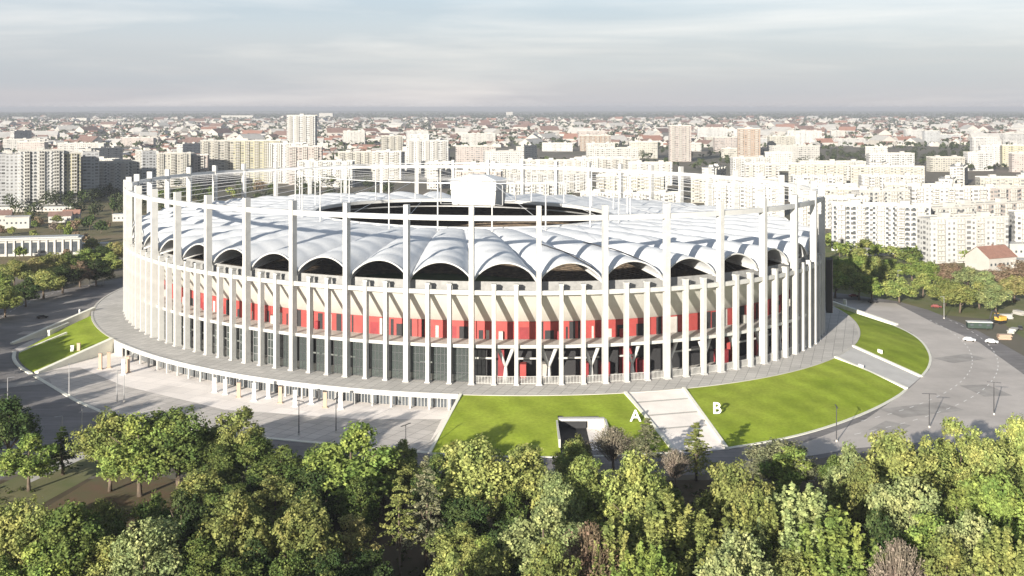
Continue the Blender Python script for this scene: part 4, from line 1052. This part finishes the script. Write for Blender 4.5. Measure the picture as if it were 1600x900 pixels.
# far dark forest bands and pale industrial halls
b=MB()
for (px0,px1,Y,h) in ((-100,130,14000,40),(130,700,21000,35),(560,1700,18000,35),(700,1200,11500,16)):
    n=60
    for i in range(n):
        x=px0+(px1-px0)*(i+.5)/n; p=P(x,Y+rr.uniform(-400,400)); b.box((p.x,p.y,h*.3),((px1-px0)/n/F*Y*1.3,600,h*rr.uniform(.3,.7)),rr.uniform(-.1,.1))
M['forest']=mat_basic('far_forest',(.035,.05,.03),.95,noise=.3,scale=.003)
tag(b.build('forest',M['forest']),'thin dark forest band along the horizon','forest',kind='stuff')
halls=[(168,183,7000,220,14,'long low white warehouse under the horizon at far left'),(240,186,5600,300,12,'longest pale warehouse line left of the highest tower'),(355,184,6200,260,12,'pale warehouse ending just left of the highest tower'),(130,184,6600,60,26,'small white silo block at far left under the horizon'),(510,177,9500,110,40,'white power-station block on the horizon left of centre'),(560,182,7600,240,12,'pale low shed line on the horizon right of the power station'),(796,176,10500,60,45,'tiny white silo on the horizon at the centre'),(1310,181,7800,200,14,'pale shed line on the horizon at right'),(372,178,8800,240,26,'row of distant white blocks left of the highest tower')]
for (x,y,Y,w,h,lab) in halls:
    p=P(x,Y); e=empty('warehouse',(p.x,p.y,0),0,lab,'warehouse'); b=MB(); b.box((p.x,p.y,h/2),(w,60,h)); b.build('wall',M['plain'],e); b=MB(); b.box((p.x,p.y,h+.5),(w+3,63,1)); b.build('roof',M['roofgrey'],e)

# ------------------------------------------------------------------ buildings near the stadium
sc=G(38,398); se=empty('school_building',(sc.x,sc.y,0),.25,'long low white building with upright pilasters behind the left roadside trees','building')
b=MB(); b.box((0,0,4.5),(62,13,9)); obj('wall',b.mesh('w',M['plain']),se)
b=MB(); b.box((0,0,9.4),(64,15,.8)); b.box((0,1,10.1),(60,11,.6)); obj('roof',b.mesh('r',M['gate']),se)
b=MB(); b.box((0,0,0),(2.5,.12,6.2)); wme=b.mesh('w2',M['winglass']); b=MB(); b.box((0,0,0),(.8,.8,8.9)); pme=b.mesh('p2',M['paint'])
for i in range(14):
    obj('window',wme,se,(-28.5+i*4.38,-6.54,4.6)); obj('pilaster',pme,se,(-30.7+i*4.38,-6.8,4.47))
def small_house(px,py,w,d,h,rz,wall,roof,lab,flat=False):
    p=G(px,py); e=empty('house',(p.x,p.y,0),rz,lab,'house'); 
    if flat:
        b=MB(); b.box((0,0,h/2),(w,d,h)); obj('wall',b.mesh('w',wall),e); b=MB(); b.box((0,0,h+.2),(w+.8,d+.8,.4)); obj('roof',b.mesh('r',roof),e)
    else:
        b=MB(); house_geo(b,0,0,w,d,h,0,1); wl=MB(); rf=MB()
        for f,m_ in zip(b.f,b.m): (rf if m_ else wl).poly([b.v[q] for q in f])
        obj('wall',wl.mesh('w',wall),e); r=obj('roof',rf.mesh('r',roof),e); b=MB(); b.box((w*.2,d*.15,h+d*.3),(.8,.8,2)); obj('chimney',b.mesh('c',M['tilebrown']),r)
    b=MB(); b.box((0,0,0),(1.2,.1,1.3)); me=b.mesh('w',M['winglass'])
    for i in range(int(w/3)): obj('window',me,e,(-w/2+1.5+i*3,-d/2-.04,h*.5))
small_house(1548,420,20,16,7,.45,M['housew'],M['brickred'],'house with a bright orange-red roof among the trees at right')
small_house(1583,402,24,12,8,.1,M['plain'],M['paint'],'white flat-roofed house behind the orange-red roof',True)
small_house(1592,420,16,10,5,-.1,M['plain'],M['roofgrey'],'low white outbuilding beside the orange-red roof at right edge',True)
small_house(1468,400,46,9,3.5,-.1,M['plain'],M['roofgrey'],'long low pale garage row behind the yellow-green trees at right',True)
small_house(1385,398,30,8,3.5,-.05,M['plain'],M['roofgrey'],'low pale shed just behind the two yellow-green trees at right',True)
small_house(28,356,16,12,8,.3,M['plain'],M['roofgrey'],'pale two-storey house on the dry field at far left',True)
small_house(8,352,9,9,8,.3,M['plain'],M['tilebrown'],'narrow pale house at the left frame edge on the dry field')
small_house(95,347,16,9,5,.2,M['plain'],M['tilebrown'],'small pale house beside the tall lime poplar on the field')
small_house(112,344,12,9,5,.2,M['housew'],M['brickred'],'small house right of the poplar on the dry field')
small_house(135,390,26,8,3.5,.25,M['conc'],M['roofgrey'],'low grey shed behind the left roadside trees',True)
small_house(60,330,60,10,3.5,.1,M['housew'],M['paint'],'long low tan-walled shed along the far side of the dry field',True)
small_house(190,345,12,9,5,.2,M['plain'],M['paint'],'tiny white house hard against the left mast of the stadium',True)
# ------------------------------------------------------------------ vehicles and site things
def car_proto(body):
    root=empty('parked_car'); b=MB()
    prof=[(-2.2,.35),(2.15,.35),(2.2,.75),(1.9,.92),(1.0,1.0),(.45,1.45),(-1.2,1.48),(-1.95,1.05),(-2.2,.95)]
    n=len(prof)
    for s in (-1,1):
        for (x,z) in prof: b.v.append((x,s*(.86 if z<1.2 else .7),z))
    b.f.append(tuple(range(n))); b.m.append(0); b.f.append(tuple(reversed(range(n,2*n)))); b.m.append(0)
    for i in range(n):
        j=(i+1)%n; b.f.append((j,i,i+n,j+n)); b.m.append(0)
    obj('body',b.mesh('car',body),root)
    b=MB(); b.box((-.35,0,1.24),(2.0,1.62,.34),taper=.86); obj('windows',b.mesh('cw',M['carglass']),root)
    b=MB(); b.tube([(0,-.11,0),(0,.11,0)],.33,12); wme_=b.mesh('wh',M['black'])
    for x in (-1.35,1.35):
        for y in (-.8,.8): obj('wheel',wme_,root,(x,y,.33))
    return root
M['carw']=mat_basic('white_car_paint',(.75,.75,.75),.3,spec=.5); M['card']=mat_basic('dark_car_paint',(.03,.03,.035),.3,spec=.5); M['carr']=mat_basic('dark_red_car_paint',(.16,.03,.025),.3,spec=.5)
cars=[(1250,545,'w',POD,.6,'white car parked on the podium at the foot of the right-hand masts'),(1334,464,'r',0,.1,'dark red car under the trees behind the rightmost lawn'),(1364,473,'d',0,.1,'black car on the road behind the rightmost lawn'),(1463,481,'r',0,-.3,'dark red car beside the brown trees at right'),(1515,533,'w',0,-.5,'white car on the right turning area, left of two'),(1550,536,'w',0,-.5,'white car on the right turning area, right of two'),(1586,470,'d',0,.4,'black car near the right frame edge behind the site'),(1594,515,'d',0,1.2,'dark car parked against the right frame edge'),(1572,462,'w',0,.3,'white car behind the yellow excavator at right'),(66,497,'d',0,.5,'dark car on the shaded left road near the pale wall')]
cp={}
for (x,y,c,z,rz,lab) in cars:
    if c not in cp: o=cp[c]=car_proto(M['car'+c])
    else: o=copy_tree(cp[c])
    o.location=G(x,y,z); o.rotation_euler.z=rz; tag(o,lab,'car','parked cars around the stadium')
# trailer
p=G(1530,514); e=empty('site_trailer',(p.x,p.y,0),-.15,'low dark site trailer with a white roof beside the excavator at right','trailer')
b=MB(); b.box((0,0,1.6),(9,3,2.2)); obj('body',b.mesh('tb',mat_basic('dark_green_paint',(.03,.05,.04),.6)),e); b=MB(); b.box((0,0,2.85),(9.4,3.4,.28)); obj('roof',b.mesh('tr',M['paint2']),e)
b=MB(); b.tube([(0,-.15,0),(0,.15,0)],.45,12); me=b.mesh('tw',M['black'])
for x in (-2.6,2.6):
    for y in (-1.3,1.3): obj('wheel',me,e,(x,y,.45))
b=MB(); b.box((0,0,0),(1.2,.08,.8)); me=b.mesh('twin',M['winglass'])
for x in (-3,0,3): obj('window',me,e,(x,-1.55,1.9))
# excavator
p=G(1562,505); e=empty('excavator',(p.x,p.y,0),.5,'orange-yellow excavator with its dark boom stretched down to the left','excavator')
for y in (-1.3,1.3):
    b=MB(); pr=[(-2.2,.3),(-1.8,0),(1.8,0),(2.2,.3),(2.2,.8),(1.8,1.0),(-1.8,1.0),(-2.2,.8)]; k=len(pr)
    for s in (-.3,.3):
        for (x,z) in pr: b.v.append((x,s,z))
    b.f=[tuple(range(k)),tuple(reversed(range(k,2*k)))]+[((i+1)%k,i,i+k,(i+1)%k+k) for i in range(k)]; b.m=[0]*len(b.f); obj('track',b.mesh('tk',M['black']),e,(0,y,0))
b=MB(); b.box((.6,0,2.0),(3.6,2.8,1.6)); obj('engine_housing',b.mesh('eh',M['yellow']),e)
b=MB(); b.box((-.8,.7,3.0),(1.6,1.2,2.0),taper=.88); cab=obj('cab',b.mesh('cb',M['yellow']),e); b=MB(); b.box((-.8,.7,3.2),(1.7,1.24,1.2),taper=.9); obj('window',b.mesh('cw2',M['winglass']),cab)
b=MB(); b.tube([(-1.2,-.4,2.2),(-3.4,-.4,5.4),(-5.2,-.4,5.2)],[.32,.3,.22],6); b.tube([(-5.0,-.4,5.4),(-6.4,-.4,2.2)],[.24,.18],6); obj('boom',b.mesh('bm',M['lampd']),e)
b=MB(); b.box((-6.6,-.4,1.6),(1.1,1.2,1.1),taper=1.3); obj('bucket',b.mesh('bk',M['lampd']),e)
for i,(x,y,lab) in enumerate(((1572,498,'stack of pale building boards behind the excavator at right'),(1582,520,'stack of pale boards nearest the right road edge'),(1592,492,'low pile of white panels at the right frame edge'),(1570,530,'small pile of tan timber beside the right road'))):
    p=G(x,y); b=MB(); rq=random.Random(i)
    for q in range(7): b.box((p.x+rq.uniform(-.4,.4),p.y+rq.uniform(-.4,.4),.15+q*.26),(4.5,2.4,.22),rq.uniform(-.1,.1)+i)
    tag(b.build('board_stack',M['plain'] if i!=3 else M['banner_o']),lab,'board stack')

# ------------------------------------------------------------------ air, sky, light, camera
b=MB(); b.box((0,0,46),(BIG*2+400,BIG*2+400,96)); hz=b.build('haze',None)
mh=bpy.data.materials.new('haze_air'); mh.use_nodes=True; N,L=nt(mh); N.remove(N['Principled BSDF']); pv=N.new('ShaderNodeVolumePrincipled')
pv.inputs['Color'].default_value=(.50,.53,.60,1); pv.inputs['Density'].default_value=9e-5; pv.inputs['Anisotropy'].default_value=0; L.new(pv.outputs[0],N['Material Output'].inputs['Volume'])
hz.data.materials.clear(); hz.data.materials.append(mh); hz['kind']='stuff'; hz['label']='thin pale haze lying over the whole city'
AZ,EL=math.radians(26),math.radians(14)          # sun behind the camera, to its left
sd=Vector((-math.sin(AZ)*math.cos(EL),-math.cos(AZ)*math.cos(EL),math.sin(EL)))
ld=bpy.data.lights.new('sun','SUN'); ld.energy=5.0; ld.angle=math.radians(.53); ld.color=(1,.925,.81); lo=bpy.data.objects.new('sun',ld); COL.objects.link(lo); lo.rotation_euler=(-sd).to_track_quat('-Z','Y').to_euler()
w=bpy.data.worlds.new('World'); S.world=w; w.use_nodes=True; N,L=w.node_tree.nodes,w.node_tree.links; bg=N['Background']
sk=N.new('ShaderNodeTexSky'); sk.sky_type='NISHITA'; sk.sun_disc=False; sk.sun_elevation=EL; sk.sun_rotation=math.atan2(sd.x,sd.y); sk.air_density=1.0; sk.dust_density=1.2; sk.ozone_density=1.2
tc=N.new('ShaderNodeTexCoord'); mp=N.new('ShaderNodeMapping'); mp.inputs['Scale'].default_value=(2.2,2.2,20); mp.inputs['Rotation'].default_value=(0.03,0.02,.3); L.new(tc.outputs['Generated'],mp.inputs[0])
n1=N.new('ShaderNodeTexNoise'); n1.inputs['Scale'].default_value=1.1; n1.inputs['Detail'].default_value=7; n1.inputs['Roughness'].default_value=.55; n1.inputs['Distortion'].default_value=.4; L.new(mp.outputs[0],n1.inputs[0])
cr=N.new('ShaderNodeValToRGB'); cr.color_ramp.elements[0].position=.46; cr.color_ramp.elements[1].position=.68; L.new(n1.outputs['Fac'],cr.inputs[0])
n2=N.new('ShaderNodeTexNoise'); n2.inputs['Scale'].default_value=.8; n2.inputs['Detail'].default_value=5; mp2=N.new('ShaderNodeMapping'); mp2.inputs['Scale'].default_value=(2,2,30); mp2.inputs['Location'].default_value=(5,3,1); L.new(tc.outputs['Generated'],mp2.inputs[0]); L.new(mp2.outputs[0],n2.inputs[0])
sep=N.new('ShaderNodeSeparateXYZ'); L.new(tc.outputs['Generated'],sep.inputs[0])
cr2=N.new('ShaderNodeValToRGB'); e=cr2.color_ramp.elements; e[0].position=0.0; e[0].color=(3.4,3.35,3.7,1); e[1].position=1; e[1].color=(.7,.9,1.3,1)
q=e.new(.05); q.color=(3.15,3.25,3.7,1); q=e.new(.15); q.color=(2.95,3.7,4.4,1); q=e.new(.4); q.color=(1.5,1.85,2.3,1)
mz=N.new('ShaderNodeMapRange'); mz.inputs['From Max'].default_value=.9; L.new(sep.outputs[2],mz.inputs[0]); L.new(mz.outputs[0],cr2.inputs[0])
cl=N.new('ShaderNodeMix'); cl.data_type='RGBA'; L.new(cr2.outputs[0],cl.inputs[6]); cl.inputs[7].default_value=(5.6,5.3,5.3,1)
fd=N.new('ShaderNodeMapRange'); fd.inputs['From Min'].default_value=.03; fd.inputs['From Max'].default_value=.3; fd.inputs['To Min'].default_value=.75; fd.inputs['To Max'].default_value=.1; L.new(sep.outputs[2],fd.inputs[0])
mm=N.new('ShaderNodeMath'); mm.operation='MULTIPLY'; L.new(cr.outputs[0],mm.inputs[0]); L.new(fd.outputs[0],mm.inputs[1]); L.new(mm.outputs[0],cl.inputs[0])
c3=N.new('ShaderNodeValToRGB'); c3.color_ramp.elements[0].position=.48; c3.color_ramp.elements[1].position=.66; L.new(n2.outputs['Fac'],c3.inputs[0])
m3=N.new('ShaderNodeMath'); m3.operation='MULTIPLY'; m3.inputs[1].default_value=.65; L.new(c3.outputs[0],m3.inputs[0])
c4=N.new('ShaderNodeMix'); c4.data_type='RGBA'; L.new(m3.outputs[0],c4.inputs[0]); L.new(cl.outputs[2],c4.inputs[6]); c4.inputs[7].default_value=(2.6,2.95,3.55,1)
mxs=N.new('ShaderNodeMix'); mxs.data_type='RGBA'; mxs.inputs[0].default_value=.8; L.new(sk.outputs[0],mxs.inputs[6]); L.new(c4.outputs[2],mxs.inputs[7])
L.new(mxs.outputs[2],bg.inputs[0]); bg.inputs[1].default_value=.09
cd=bpy.data.cameras.new('camera'); cd.sensor_width=36; cd.lens=F/1600*36; cd.shift_y=-(450-HOR)/1600; cd.clip_end=150000; cd.clip_start=1
co=bpy.data.objects.new('camera',cd); COL.objects.link(co); co.location=(0,0,CAMZ); co.rotation_euler=(PI/2,0,0); S.camera=co
S.view_settings.view_transform='Standard'; S.view_settings.look='None'; S.view_settings.exposure=1.07; S.view_settings.gamma=1
S.cycles.use_denoising=True; S.cycles.max_bounces=6; S.cycles.diffuse_bounces=3; S.cycles.transparent_max_bounces=8; S.cycles.volume_bounces=0
S.cycles.use_adaptive_sampling=True; S.cycles.adaptive_threshold=.02
